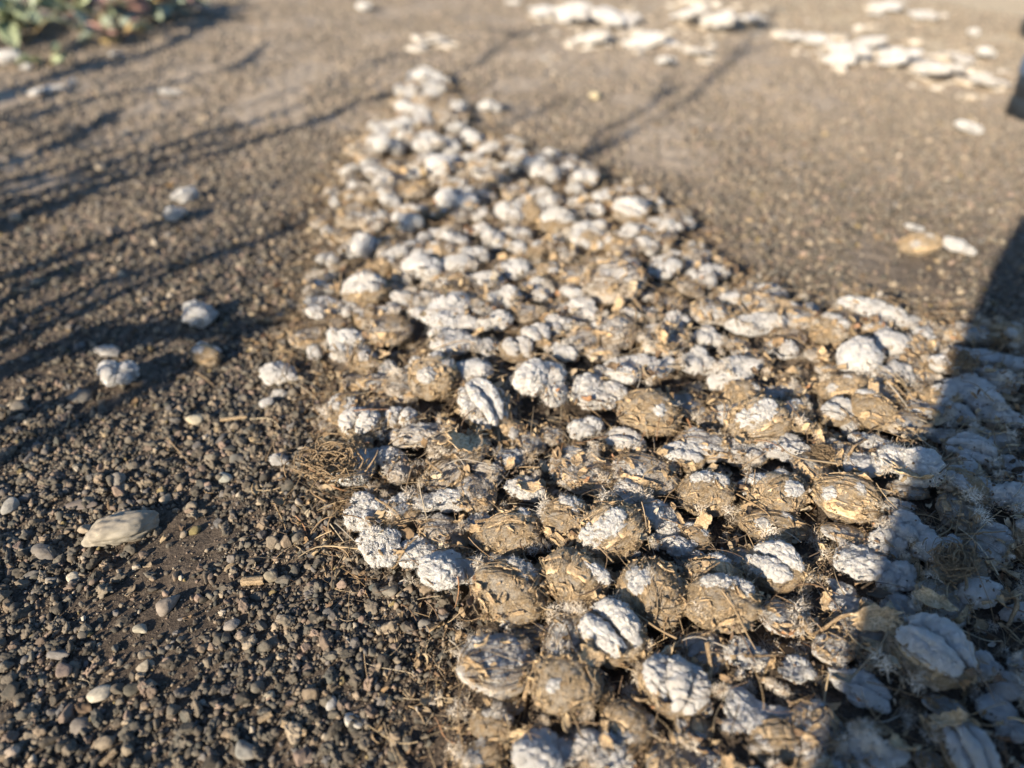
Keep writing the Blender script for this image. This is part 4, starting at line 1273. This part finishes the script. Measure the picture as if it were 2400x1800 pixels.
for (dens, l0, l1, protos, flat, zk) in ((24000, .0012, .0034, [flake(800+i, 5, 4, .09) for i in range(16)], .35, .005),
                                         (4500, .003, .0058, [flake(830+i, 8, 5, .05) for i in range(12)], .28, .006),
                                         (22000, .004, .014, [straw(860+i, 6, 3, .022) for i in range(16)], .22, .005),
                                         (9000, .009, .022, [straw(880+i, 8, 4, .018) for i in range(12)], .16, .008)):
    x, y, ob = litter_points(dens)
    n = len(x); L_ = rl.uniform(l0, l1, n)
    zt = boll_top(x, y, ob)
    z = zt+np.where(ob, .0006, rl.uniform(0, 1, n)**1.6*zk)
    col = LC[rl.choice(len(LC), n, p=LP)]*rl.uniform(.75, 1.15, (n, 1))
    parts.append(scatter(protos, np.stack([x, y, z], 1), L_[:, None]*np.stack([np.ones(n), rl.uniform(.6, 1.1, n), rl.uniform(.5, 1.3, n)], 1), rand_rot(n, rl, flat), col, rl))
# crumbs of dirt and chaff
x, y, ob = litter_points(120000, .09, .13, 1.1)
n = len(x); r = rl.uniform(.0004, .0013, n)
parts.append(scatter([rock(900+k, 1) for k in range(8)], np.stack([x, y, boll_top(x, y, ob)+r*.3], 1), r[:, None]*rl.uniform(.6, 1.3, (n, 3)), rand_rot(n, rl),
                     np.array([.13, .092, .062])*rl.uniform(.4, 1.9, (n, 1)), rl))
# sparse scraps on the bare gravel
n = 1500; x = rl.uniform(-.8, .8, n); y = rl.uniform(.15, 1.5, n); ok = in_view(x, y); x, y = x[ok], y[ok]; n = len(x)
parts.append(scatter([straw(880+i, 6, 3, .03) for i in range(6)]+[flake(810+i, 5, 4, .08) for i in range(6)], np.stack([x, y, gz(x, y)+.002], 1),
                     rl.uniform(.0015, .005, (n, 1))*np.ones((1, 3)), rand_rot(n, rl, .2), LC[rl.choice(len(LC), n, p=LP)]*.8, rl))
V, Fs, cc = join_sc(parts)
o = put('husk_litter', mk('husk_litter', V, Fs, M['litter'], False, cc)); o['kind'] = 'stuff'
print('litter verts', len(V))

# loose cotton lint caught in the litter
x, y, ob = litter_points(6000, .02); n = len(x)
lint = Geo(); rr_ = np.random.RandomState(4)
for k in range(6):
    pass
def wisp(seed):
    rs = np.random.RandomState(seed); g_ = Geo()
    V_, F_ = lobe((0, 0, 0), (1, .7, .25), rs, 3, .35, 3, 0, seed); g_.add(V_[:3], F_[:0]) if False else None
    fuzz(g_, V_, F_, rs, 160, .8, .03, 1.0)
    Vv = np.concatenate(g_.V); return Vv, [np.concatenate(g_.F[4])]
V, Fs, cc = scatter([wisp(950+k) for k in range(6)], np.stack([x, y, boll_top(x, y, ob)+.001], 1), rl.uniform(.0015, .006, (n, 1))*np.ones((1, 3)), rand_rot(n, rl, .3), np.ones((n, 3))*.7, rl)
o = put('cotton_lint', mk('cotton_lint', V*1.0, Fs, None, True)); o['kind'] = 'stuff'
lm, lt, lb = mat('cotton_lint'); tc = N(lt, 'ShaderNodeTexCoord')
lt.links.new(ramp(lt, noise(lt, tc.outputs['Object'], 90, 4, .6), [(.35, (.32, .24, .15)), (.62, (.75, .70, .62))]), lb.inputs['Base Color']); lb.inputs['Roughness'].default_value = 1
o.data.materials.append(lm)

# bigger flakes and stems as things of their own
FL = [mk('husk_flake', *[a_ for a_ in flake(1000+i, 12, 8, .045)], M['plate'], grain=flake(1000+i, 12, 8, .045)[0]*1.2) for i in range(10)]
def add_flake(x, y, L_, rz, label, group=None, h=.004, tilt=None, w=1.0, mesh=None):
    o = put('husk_flake', mesh or FL[RS.randint(10)])
    z = float(boll_top(np.array([x]), np.array([y]), None)[0])
    o.location = (x, y, z+h); o.scale = (L_, L_*w, L_)
    t_ = tilt or (RS.normal()*.35, RS.normal()*.35); o.rotation_euler = (t_[0], t_[1], rz)
    return tag(o, label, 'husk flake', group)
cnt = 0
x, y, ob = litter_points(1200, .0)
for i in range(len(x)):
    if ob[i] or cnt >= 200 or y[i] > 1.15: continue
    add_flake(x[i], y[i], RS.uniform(.004, .0085), RS.uniform(0, 6.28), 'tan curled husk flake lying in the gaps between the bolls', 'husk flakes among the bolls', h=RS.uniform(.003, .008)); cnt += 1
NF = [('H',1740,510,190,-5,'bright yellow cream flake with dark cracks between two brown balls'),('H',1700,330,150,30,'dark rimmed flake behind the bright yellow one'),
 ('E',690,1210,190,60,'torn orange cream flake standing up in the left centre'),('E',800,1270,260,20,'reddish brown flat flake beside the torn orange one'),
 ('E',890,1130,110,70,'squarish grey tan flake under the four lock boll'),('I',1620,620,250,-20,'shaded split flake with a pale broken end'),
 ('I',1820,800,150,-40,'shaded grey flake right of the largest shaded boll'),('I',1440,1500,230,5,'shaded long brown flake at the bottom right'),
 ('I',1230,720,270,-5,'shaded curled olive yellow flake'),('F',1380,1180,90,10,'small bright orange yellow flake near the fuzzy brown mound'),
 ('F',1450,1470,220,-15,'stack of yellow cream flakes under the very big tuft'),('H',1720,1530,120,-60,'amber flake leaning on the right bottom tuft'),
 ('I',1250,860,170,-20,'grey square flake in the shade above the wispy fleece'),('I',590,870,140,40,'small tan pointed flake by the white tuft in the lower centre'),
 ('F',350,1240,100,40,'small bright cream flake left of the wide tuft'),('H',750,1395,60,0,'tiny pale rectangular flake at the pile bottom edge'),
 ('F',820,760,150,30,'brown curled flake before the stacked smooth pair'),('I',830,390,110,70,'upright tan flake right of the boll with the rounded lock'),
 ('H',1120,1440,200,-30,'broad cream flake over the small broken shell')]
for tl_, cx, cy, L_, r_, lab in NF:
    ox, oy = TO[tl_]; xx, yy, zz, t = world_at(ox+cx*TF, oy+cy*TF, .02)
    add_flake(xx, yy, L_*TF/2/(FPX/t), math.radians(r_), lab, None, h=.003)
# stems and twigs
def stem(tile, pts, w, label, name='straw', cat='straw', up=.004):
    ox, oy = TO[tile]; P = []
    for (cx, cy) in pts:
        xx, yy, zz, t = world_at(ox+cx*TF, oy+cy*TF, .008)
        P.append((xx, yy, float(boll_top(np.array([xx]), np.array([yy]), None)[0])+up))
    P = np.array(P); k = 26
    tt = np.linspace(0, len(P)-1, k); i = np.minimum(tt.astype(int), len(P)-2); f = (tt-i)[:, None]
    Q = P[i]*(1-f)+P[i+1]*f
    for _ in range(4): Q[1:-1] = (Q[:-2]+Q[1:-1]*2+Q[2:])/4
    base = Q[0].copy(); s_ = 0.01
    wob = np.stack([fbm(np.stack([np.arange(k)*.6+j*9, 0*np.arange(k), 0*np.arange(k)], 1), 2, len(label)) for j in range(3)], 1)
    V, F, gr = tube((Q-base)/s_+wob*.04, w/s_*np.linspace(1, .45, k)*(1+.25*wob[:, 0]), 6)
    o = put(name, mk(name, V, F, M['strand'], grain=gr)); o.location = base; o.scale = (s_, s_, s_)
    return tag(o, label, cat)
STEMS = [
 ('D',[(1080,1160),(1130,1220),(1180,1280),(1235,1335)],.0008,'thin pale diagonal twig on the gravel left of the pile'),
 ('D',[(1260,735),(1320,770),(1385,830)],.001,'short twig pointing down from the papery half boll'),
 ('D',[(1870,1100),(1890,980),(1940,910)],.0006,'fine forked stalk standing on the gravel near the pile edge'),
 ('D',[(420,1100),(440,1040),(440,1000)],.0012,'stubby yellowish stalk on the left gravel'),
 ('H',[(260,340),(330,360),(430,330),(510,280)],.0011,'long pale stem curving from the ragged tuft onto the gravel'),
 ('H',[(240,30),(360,90),(470,150),(520,170)],.0009,'straight straw lying across the ragged tuft'),
 ('H',[(870,130),(960,110),(1020,60),(1030,0)],.0012,'hooked stem looping round the small tuft left of the dusty brown ball'),
 ('H',[(1640,1237),(1740,1237)],.0008,'short straight straw right of the cracked cream plate boll'),
 ('H',[(1180,1200),(1230,1130),(1270,1060)],.0014,'frayed pale stem end between the flat cap boll and the cracked plate boll'),
 ('E',[(0,1010),(90,960),(180,920),(300,930)],.0012,'long fibre arching over the fibre wrapped boll'),
 ('E',[(20,1140),(60,1060),(130,980),(230,950)],.0010,'inner fibre arching round the fibre wrapped boll'),
 ('E',[(330,1100),(280,1190),(200,1230)],.0010,'lower curl of fibre by the fibre wrapped boll'),
 ('E',[(700,1080),(690,990),(730,930)],.0009,'thin rim fibre at the left of the four lock boll'),
 ('E',[(1890,380),(1940,450),(1950,540),(1900,600)],.0018,'thick curved brown stem right of the stem fanned boll'),
 ('E',[(1850,370),(1900,450),(1900,530),(1860,590)],.0015,'second curved brown stem inside the thick one'),
 ('E',[(1020,1200),(1030,1300),(1010,1420)],.0010,'upright straw in the dark centre gap'),
 ('E',[(560,1390),(600,1460),(660,1500)],.0014,'pale knobbed stem end below the orange stained roll'),
 ('E',[(140,1560),(250,1590),(250,1650)],.0007,'thin arched straw above the bare gravel'),
 ('E',[(500,1350),(460,1450),(420,1600)],.0012,'grey stem slanting down under the orange stained roll'),
 ('E',[(50,790),(110,700),(150,640)],.0012,'thin pale stick at the upper left of the pile'),
 ('F',[(1570,760),(1570,660),(1620,610),(1690,560)],.0016,'reddish brown stem curving up beside the crinkled tuft'),
 ('F',[(1600,700),(1650,640),(1720,600)],.0011,'forked straw right of the reddish stem'),
 ('F',[(860,800),(850,900),(860,960)],.0013,'upright brown straw in front of the white tufts'),
 ('F',[(870,1130),(900,1210),(970,1300)],.0016,'flat tan stem slanting beside the wide tuft with a tan spot'),
 ('F',[(1000,1390),(1080,1330),(1160,1270)],.0015,'stem lying under the bright tuft left of the very big one'),
 ('F',[(1330,960),(1430,1000),(1520,1060)],.0006,'thin straw across the streaked white boll'),
 ('F',[(1700,540),(1850,560),(1990,600)],.0012,'straw across the far right rear boll'),
 ('F',[(1400,370),(1480,400),(1560,450)],.0010,'straw on the gravel behind the big bright rear tuft'),
 ('F',[(1410,1100),(1530,1080),(1650,1110)],.0008,'curved straw on the pale husk boll'),
 ('F',[(890,980),(1000,1080),(1130,1190)],.0008,'long straw along the narrow boll'),
 ('F',[(200,990),(250,1060),(270,1150)],.0010,'curved fibre beside the knobbly white boll'),
 ('F',[(560,620),(700,600),(830,670)],.0009,'straw behind the cream tuft in the right rear'),
 ('I',[(730,770),(850,790),(1000,760),(1100,770)],.0020,'broad pale straw lying level at the shadow edge'),
 ('I',[(1100,700),(1200,720),(1380,730)],.0030,'curled olive straw continuing the level one into shade'),
 ('I',[(650,150),(770,160),(860,100)],.0007,'thin pale fibre looping before the wide tan boll'),
 ('I',[(1760,180),(1900,230),(2050,200)],.0009,'arched fibre over the shaded frayed boll'),
 ('I',[(1700,400),(1780,470),(1800,560),(1760,620)],.0013,'shaded looping stem left of the long lock'),
 ('I',[(2120,560),(2140,650),(2110,740)],.0020,'shaded wavy stem beside the lock at the right edge'),
 ('I',[(1390,1010),(1340,900),(1370,780),(1430,730)],.0013,'dark rim stem along the left of the largest shaded boll'),
 ('I',[(1880,1050),(1870,900),(1790,800)],.0009,'rim fibre along the right of the largest shaded boll'),
 ('I',[(970,1230),(1060,1330),(1150,1440)],.0009,'thin shaded straw below the wispy fleece'),
 ('I',[(640,1240),(740,1280),(800,1330)],.0009,'curved straw on the cotton and husk boll'),
 ('I',[(130,950),(170,1060),(150,1240)],.0016,'tan upright stem left of the tall bright mass'),
 ('I',[(380,1010),(520,990),(640,950)],.0012,'dark straw under the white tuft in the lower centre'),
 ('I',[(110,500),(210,450)],.0011,'short straw on the large flaky tan boll'),
]
for tl_, pts, w, lab in STEMS: stem(tl_, pts, w, lab)
def wood(tile, cx, cy, w, h, rt, col, label):
    ox, oy = TO[tile]; px, py = ox+cx*TF, oy+cy*TF
    (x, y), t = at0(px, py, .004); s_ = FPX/t
    rs = np.random.RandomState(int(cx))
    n, m_ = 14, 8
    u = np.linspace(-1, 1, n)[:, None]*np.ones((1, m_)); ang = np.linspace(0, 2*math.pi, m_, endpoint=False)[None]*np.ones((n, 1))
    rr = 1+.22*np.sin(ang*3+1)+.06*rs.normal(size=(n, m_))
    xx = u+.10*np.cos(ang*2+cx)*np.abs(u)**6
    V = np.stack([xx, np.cos(ang)*rr, np.sin(ang)*rr*.7], -1).reshape(-1, 3)
    F = []
    for i in range(n-1):
        for j in range(m_): F.append([i*m_+j, i*m_+(j+1) % m_, (i+1)*m_+(j+1) % m_, (i+1)*m_+j])
    V = np.concatenate([V, [[-.97, 0, 0], [.97, 0, 0]]]); q = n*m_
    T3 = [[q, (j+1) % m_, j] for j in range(m_)]+[[q+1, (n-1)*m_+j, (n-1)*m_+(j+1) % m_] for j in range(m_)]
    gr = np.concatenate([np.stack([u.ravel()*.4, ang.ravel(), u.ravel()*0], 1), [[0, 0, 0], [0, 0, 0]]])
    o = put('wood_chip', mk('wood_chip', V, [np.array(F), np.array(T3)], M['plate'], False, grain=gr))
    o.location = (x, y, float(gz(np.array([x]), np.array([y]))[0])+.003)
    o.scale = (w*TF/2/s_, h*TF/2/s_*1.1, h*TF/2/s_*.8); o.rotation_euler = (.2, 0, math.radians(rt)); tag(o, label, 'wood chip')
wood('G', 1900, 1395, 190, 46, -22, None, 'pale split wood chip on the gravel below the flat cream stone')
wood('D', 1510, 1050, 160, 26, 12, None, 'flat weathered wood sliver on the gravel in the left middle')
wood('D', 980, 1390, 70, 22, 80, None, 'small upright pale wood chip left of the grey green stone')
wood('G', 1715, 1320, 90, 40, 35, None, 'short yellowish wood chip above the pale split one')
wood('G', 1640, 455, 140, 60, 5, None, 'frayed pale wood bit on the gravel near the olive tan stone')
wood('G', 690, 1570, 110, 40, 60, None, 'reddish brown wood bit at the bottom of the gravel')
wood('H', 750, 1400, 60, 26, 0, None, 'tiny pale chip at the lower left of the pile')

# dry grassy tangle at the left edge of the pile
tg = Geo(); rt_ = np.random.RandomState(9)
for i in range(170):
    a0 = rt_.uniform(0, 6.28); R_ = rt_.uniform(.5, 1.2); sp = rt_.uniform(.6, 2.2); t = np.linspace(0, 1, 12)
    cx, cy = rt_.normal()*.35, rt_.normal()*.3
    P = np.stack([cx+R_*np.cos(a0+sp*t)*.8, cy+R_*np.sin(a0+sp*t)*.6, .15+rt_.uniform(0, .5)*np.sin(t*3)+rt_.uniform(0, .3)], 1)
    V, F, gr = tube(P, rt_.uniform(.018, .05)*np.linspace(1, .4, 12), 4); tg.add(V, F, gr+i)
tm = tg.mesh('grass_tangle', M['strand'])
for (tl_, cx, cy, w, r_, lab) in (('E', -30, 1480, 330, 0, 'tangle of dry brown fibres at the left edge of the pile'), ('E', 60, 1590, 170, 40, 'smaller fibre tangle just below the larger one'),
                                 ('F', 1720, 860, 170, 20, 'spiky tuft of dry fibres below the crinkled tuft'), ('I', 1680, 420, 260, 30, 'shaded burst of frayed fibres below the smooth lock pair'),
                                 ('F', 880, 1370, 130, 0, 'small brown frayed calyx left of the bright tufts'), ('E', 640, 900, 0, 0, None), ('I', 760, 260, 0, 0, None)):
    if not lab: continue
    ox, oy = TO[tl_]; x, y, z, t = world_at(ox+cx*TF, oy+cy*TF, .006); L_ = w*TF/2/(FPX/t)
    o = put('fibre_tangle', tm); o.location = (x, y, float(boll_top(np.array([x]), np.array([y]), None)[0])); o.scale = (L_, L_, L_*1.1); o.rotation_euler = (.1, .1, math.radians(r_))
    tag(o, lab, 'fibre tangle')

# ------------------------------------------------------------------ weed in the upper left
m_leafc = m_plain('weed_leaf', (.22, .27, .15), (.38, .41, .25), 3, .55, .3)
m_leafg = m_plain('grey_leaf', (.20, .25, .18), (.36, .40, .32), 3, .6, .3)
m_red = m_plain('red_leaf', (.26, .13, .11), (.40, .27, .22), 3, .6, .3)
m_org = m_plain('withered_leaf', (.35, .24, .10), (.50, .38, .18), 3, .7, .2)
m_stem = m_plain('weed_stem', (.16, .10, .06), (.26, .20, .10), 6, .7, .2)
def leaf_mesh(name, mtl, seed):
    rs = np.random.RandomState(seed); n, m_ = 10, 5
    u = np.linspace(0, 1, n)[:, None]*np.ones((1, m_)); v = np.ones((n, 1))*np.linspace(-1, 1, m_)[None]
    wd = np.sin(np.pi*np.clip(u, .02, .98))**.8*.24
    P = np.stack([u, v*wd, .12*np.abs(v)*wd*3-.35*u*u+.02*rs.normal(size=(n, m_))], -1)
    nn = unit(np.cross(np.gradient(P, axis=0), np.gradient(P, axis=1)))
    V, F = sheet(P, .012, nn); return mk(name, V, F, mtl)
LM = [leaf_mesh('leaf', m_, 30+i) for i, m_ in enumerate((m_leafc, m_leafc, m_leafg, m_leafg, m_red, m_org))]
def weed(px, py, hgt, n, seed, label, pal):
    rs = np.random.RandomState(seed); (x, y), t = at0(px, py)
    r0_ = empty('leafy_weed', (x, y, float(gz(np.array([x]), np.array([y]))[0])))
    tag(r0_, label, 'weed', 'weeds in the upper left')
    for k in range(n):
        a = rs.uniform(0, 6.28); ln = hgt*rs.uniform(.6, 1.1); tt = np.linspace(0, 1, 8)
        P = np.stack([np.cos(a)*ln*.9*tt, np.sin(a)*ln*.9*tt, ln*(tt*.95-.45*tt**2)], 1)
        V, F, gr = tube(P, .0022*np.linspace(1, .4, 8), 5)
        put('stem', mk('stem', V, F, m_stem), r0_)
        for j in range(6):
            q = P[2+j % 6]; lf = put('leaf', LM[rs.choice(pal)], r0_)
            lf.location = q; L_ = min(hgt, .15)*rs.uniform(.35, .7); lf.scale = (L_, L_, L_)
            lf.rotation_euler = (rs.normal()*.5, rs.uniform(-.9, .2), a+rs.normal()*1.0)
weed(60, 105, .20, 10, 1, 'yellow green leafy weed in the upper left corner', (0, 0, 1, 2))
weed(220, 70, .17, 10, 2, 'grey green weed with reddish leaves at the top left', (2, 3, 4, 0))
weed(280, 100, .07, 7, 3, 'low withered brown and red leaves under the weed', (5, 5, 4, 3))
weed(380, 40, .11, 9, 4, 'pale green weed end with pink and orange leaves at the top', (2, 3, 3, 4, 5))
weed(115, 160, .05, 4, 5, 'small green sprout in front of the weeds', (1, 1, 0))
weed(20, 60, .12, 6, 6, 'grey green leaves at the left frame edge', (2, 3, 0))

# ------------------------------------------------------------------ dark object at the right frame edge
m_blk = m_plain('black_rubber', (.010, .014, .018), (.018, .022, .028), 8, .45, .4)
m_blu = m_plain('blue_grey_plastic', (.06, .09, .15), (.08, .12, .19), 5, .45, .4)
def turned(prof, seg=36):
    V = []; F = []
    for r_, z_ in prof:
        for j in range(seg):
            a = j/seg*2*math.pi; V.append((r_*math.cos(a), r_*math.sin(a), z_))
    for i in range(len(prof)-1):
        for j in range(seg): F.append([i*seg+j, i*seg+(j+1) % seg, (i+1)*seg+(j+1) % seg, (i+1)*seg+j])
    return np.array(V), np.array(F)
(x, y), t = at0(2368, 276)
s_ = t/FPX; R_ = .06
can = empty('can', (x+R_-.003, y, float(gz(np.array([x]), np.array([y]))[0])-.002))
tag(can, 'dark round can with a blue grey lid cut by the right frame edge', 'can')
V, F = turned([(0, 0), (.055, 0), (.060, .004), (.060, .030), (.058, .033), (.058, .042), (.060, .045), (.060, .068), (.054, .072), (0, .072)])
put('body', mk('body', V, F, m_blk), can)
V, F = turned([(0, .070), (.061, .070), (.064, .074), (.064, .094), (.058, .104), (.040, .108), (0, .108)])
put('lid', mk('lid', V, F, m_blu), can)
(x, y), t = at0(2384, 92)
kb = put('dark_stone', mk('dark_stone', *rock(77, 4), m_blk)); kb.location = (x+.03, y, .03); kb.scale = (.035, .03, .045)
tag(kb, 'small dark rounded lump on the pale sand at the upper right edge', 'stone')

# ------------------------------------------------------------------ what casts the shadows from outside the frame
m_cloth = m_plain('dark_clothing', (.03, .035, .05), (.05, .055, .07), 5, .9, .1)
def person():
    V = [(-.02, 0, .42), (-.02, .02, .62), (0, .05, .82), (0, .06, .93), (0, .10, 1.05), (0, .11, 1.15),
         (-.17, .06, .86), (-.25, .20, .66), (-.10, .42, .62), (.17, .06, .86), (.22, .20, .66), (.10, .42, .62),
         (-.13, .02, .38), (-.27, .30, .40), (-.28, .12, .08), (-.28, .28, .04), (.11, .02, .38), (.15, .36, .42), (.15, .18, .08), (.15, .30, .04)]
    E = [(0, 1), (1, 2), (2, 3), (3, 4), (4, 5), (2, 6), (6, 7), (7, 8), (2, 9), (9, 10), (10, 11), (0, 12), (12, 13), (13, 14), (14, 15), (0, 16), (16, 17), (17, 18), (18, 19)]
    R = [.16, .15, .15, .06, .10, .09, .07, .05, .035, .07, .05, .035, .11, .075, .05, .04, .11, .075, .05, .04]
    me = bpy.data.meshes.new('body'); me.from_pydata(V, E, []); me.materials.append(m_cloth)
    o = put('person', me)
    md = o.modifiers.new('skin', 'SKIN'); md.use_smooth_shade = True
    for s2, r_ in zip(me.skin_vertices[0].data, R): s2.radius = (r_, r_)
    me.skin_vertices[0].data[0].use_root = True
    ss = o.modifiers.new('smooth', 'SUBSURF'); ss.levels = 2; ss.render_levels = 2
    return o
pe = person()
pe.location = PERSON_LOC; pe.rotation_euler = (0, 0, PERSON_ROT); pe.scale = (1.22, 1.22, 1.65)
tag(pe, 'photographer crouching behind the camera in dark clothes', 'person')

sh_dir = np.array([math.sin(SUN_AZ+math.pi), math.cos(SUN_AZ+math.pi)]); TANE = math.tan(SUN_EL)
def branch(geo, pts, h0, h1, rad, seed):
    """a stalk whose shadow runs along the given ground points; it stands outside the frame"""
    rs = np.random.RandomState(seed); G_ = np.array([at0(px, py)[0] for px, py in pts]); k = len(G_)
    hh = np.linspace(h0, h1, k); T_ = np.concatenate([G_-sh_dir*(hh/TANE)[:, None], hh[:, None]], 1)
    foot = np.array([[T_[0, 0], T_[0, 1], -.01]])
    Q = np.concatenate([foot, T_]); n = 22; tt = np.linspace(0, len(Q)-1, n); i = np.minimum(tt.astype(int), len(Q)-2); f = (tt-i)[:, None]
    R_ = Q[i]*(1-f)+Q[i+1]*f; R_[1:-1] = (R_[:-2]+R_[1:-1]*2+R_[2:])/4
    V, F, gr = tube(R_, (rad*1.8 if h1 < .62 else rad*.75)*np.linspace(1, .6, n)*(1+.25*rs.normal(size=n)*.5), 6); geo.add(V, F, gr)
    for j in range(4):
        q = R_[rs.randint(9, n)]; d = unit(rs.normal(size=3)*.5+(R_[-1]-R_[5])/np.linalg.norm(R_[-1]-R_[5])); L2 = rs.uniform(.04, .12)
        V, F, gr = tube(q+d*L2*np.linspace(0, 1, 5)[:, None], rad*.55*np.linspace(1, .5, 5), 4); geo.add(V, F, gr)
SK = [('A', [(0, 1500), (230, 1370), (480, 1330), (800, 1180)], .10, .30, .008), ('A', [(500, 1640), (950, 1480), (1330, 1400)], .26, .34, .006),
      ('A', [(200, 1010), (400, 930), (780, 720)], .20, .36, .008), ('A', [(0, 850), (300, 760), (600, 640)], .16, .34, .006),
      ('A', [(0, 660), (170, 560), (900, 370), (1400, 160)], .18, .5, .010), ('A', [(820, 230), (1100, 110), (1450, 60)], .5, .6, .012),
      ('A', [(1180, 520), (1500, 440), (1700, 330)], .5, .6, .008), ('A', [(0, 1210), (420, 1090), (900, 900)], .13, .36, .006),
      ('A', [(930, 1080), (1270, 960), (1450, 920)], .40, .46, .006), ('A', [(0, 1080), (300, 980), (420, 900)], .14, .26, .006),
      ('A', [(0, 1330), (330, 1230), (900, 1010)], .12, .36, .005), ('A', [(0, 760), (500, 560), (1100, 420)], .16, .42, .006),
      ('A', [(1350, 870), (1500, 830), (1700, 760)], .5, .55, .007), ('A', [(0, 960), (260, 880), (700, 800)], .15, .34, .005),
      ('D', [(0, 330), (260, 190), (500, 60)], .08, .22, .007), ('D', [(0, 480), (300, 330), (700, 170), (1000, 60)], .06, .32, .005),
      ('D', [(420, 570), (900, 500), (1600, 450)], .22, .34, .010), ('D', [(200, 640), (520, 560), (800, 520)], .16, .24, .007),
      ('D', [(0, 730), (250, 640), (520, 500)], .05, .18, .006), ('D', [(0, 1100), (200, 1010), (500, 900)], .04, .14, .006),
      ('A', [(1400, 1650), (1700, 1560), (2000, 1400)], .5, .55, .006), ('A', [(200, 560), (700, 380), (960, 330)], .3, .4, .009),
      ('B', [(0, 740), (150, 670), (320, 640)], .62, .66, .009), ('B', [(100, 470), (260, 400), (420, 360)], .8, .85, .007),
      ('B', [(740, 490), (950, 370), (1150, 230), (1400, 160)], .95, 1.05, .010), ('B', [(1600, 1000), (1680, 870), (1900, 760), (2212, 560)], .95, 1.0, .010),
      ('C', [(0, 700), (200, 500), (450, 250), (620, 50)], 1.1, 1.2, .013), ('B', [(1100, 800), (1300, 720), (1600, 640)], .95, 1.0, .006)]
for k in range(7):
    g_ = Geo()
    for q, (tl_, pts, h0, h1, rad) in enumerate(SK):
        if q % 7 != k: continue
        ox, oy = TO[tl_]; branch(g_, [(ox+a_*TF, oy+b2*TF) for a_, b2 in pts], h0, h1, rad, q)
    o = put('dry_stalks', g_.mesh('dry_stalks', M['strand']))
    tag(o, 'bare dry stalks standing outside the frame whose shadows streak the gravel', 'dry stalks', 'dry stalks left of the frame')
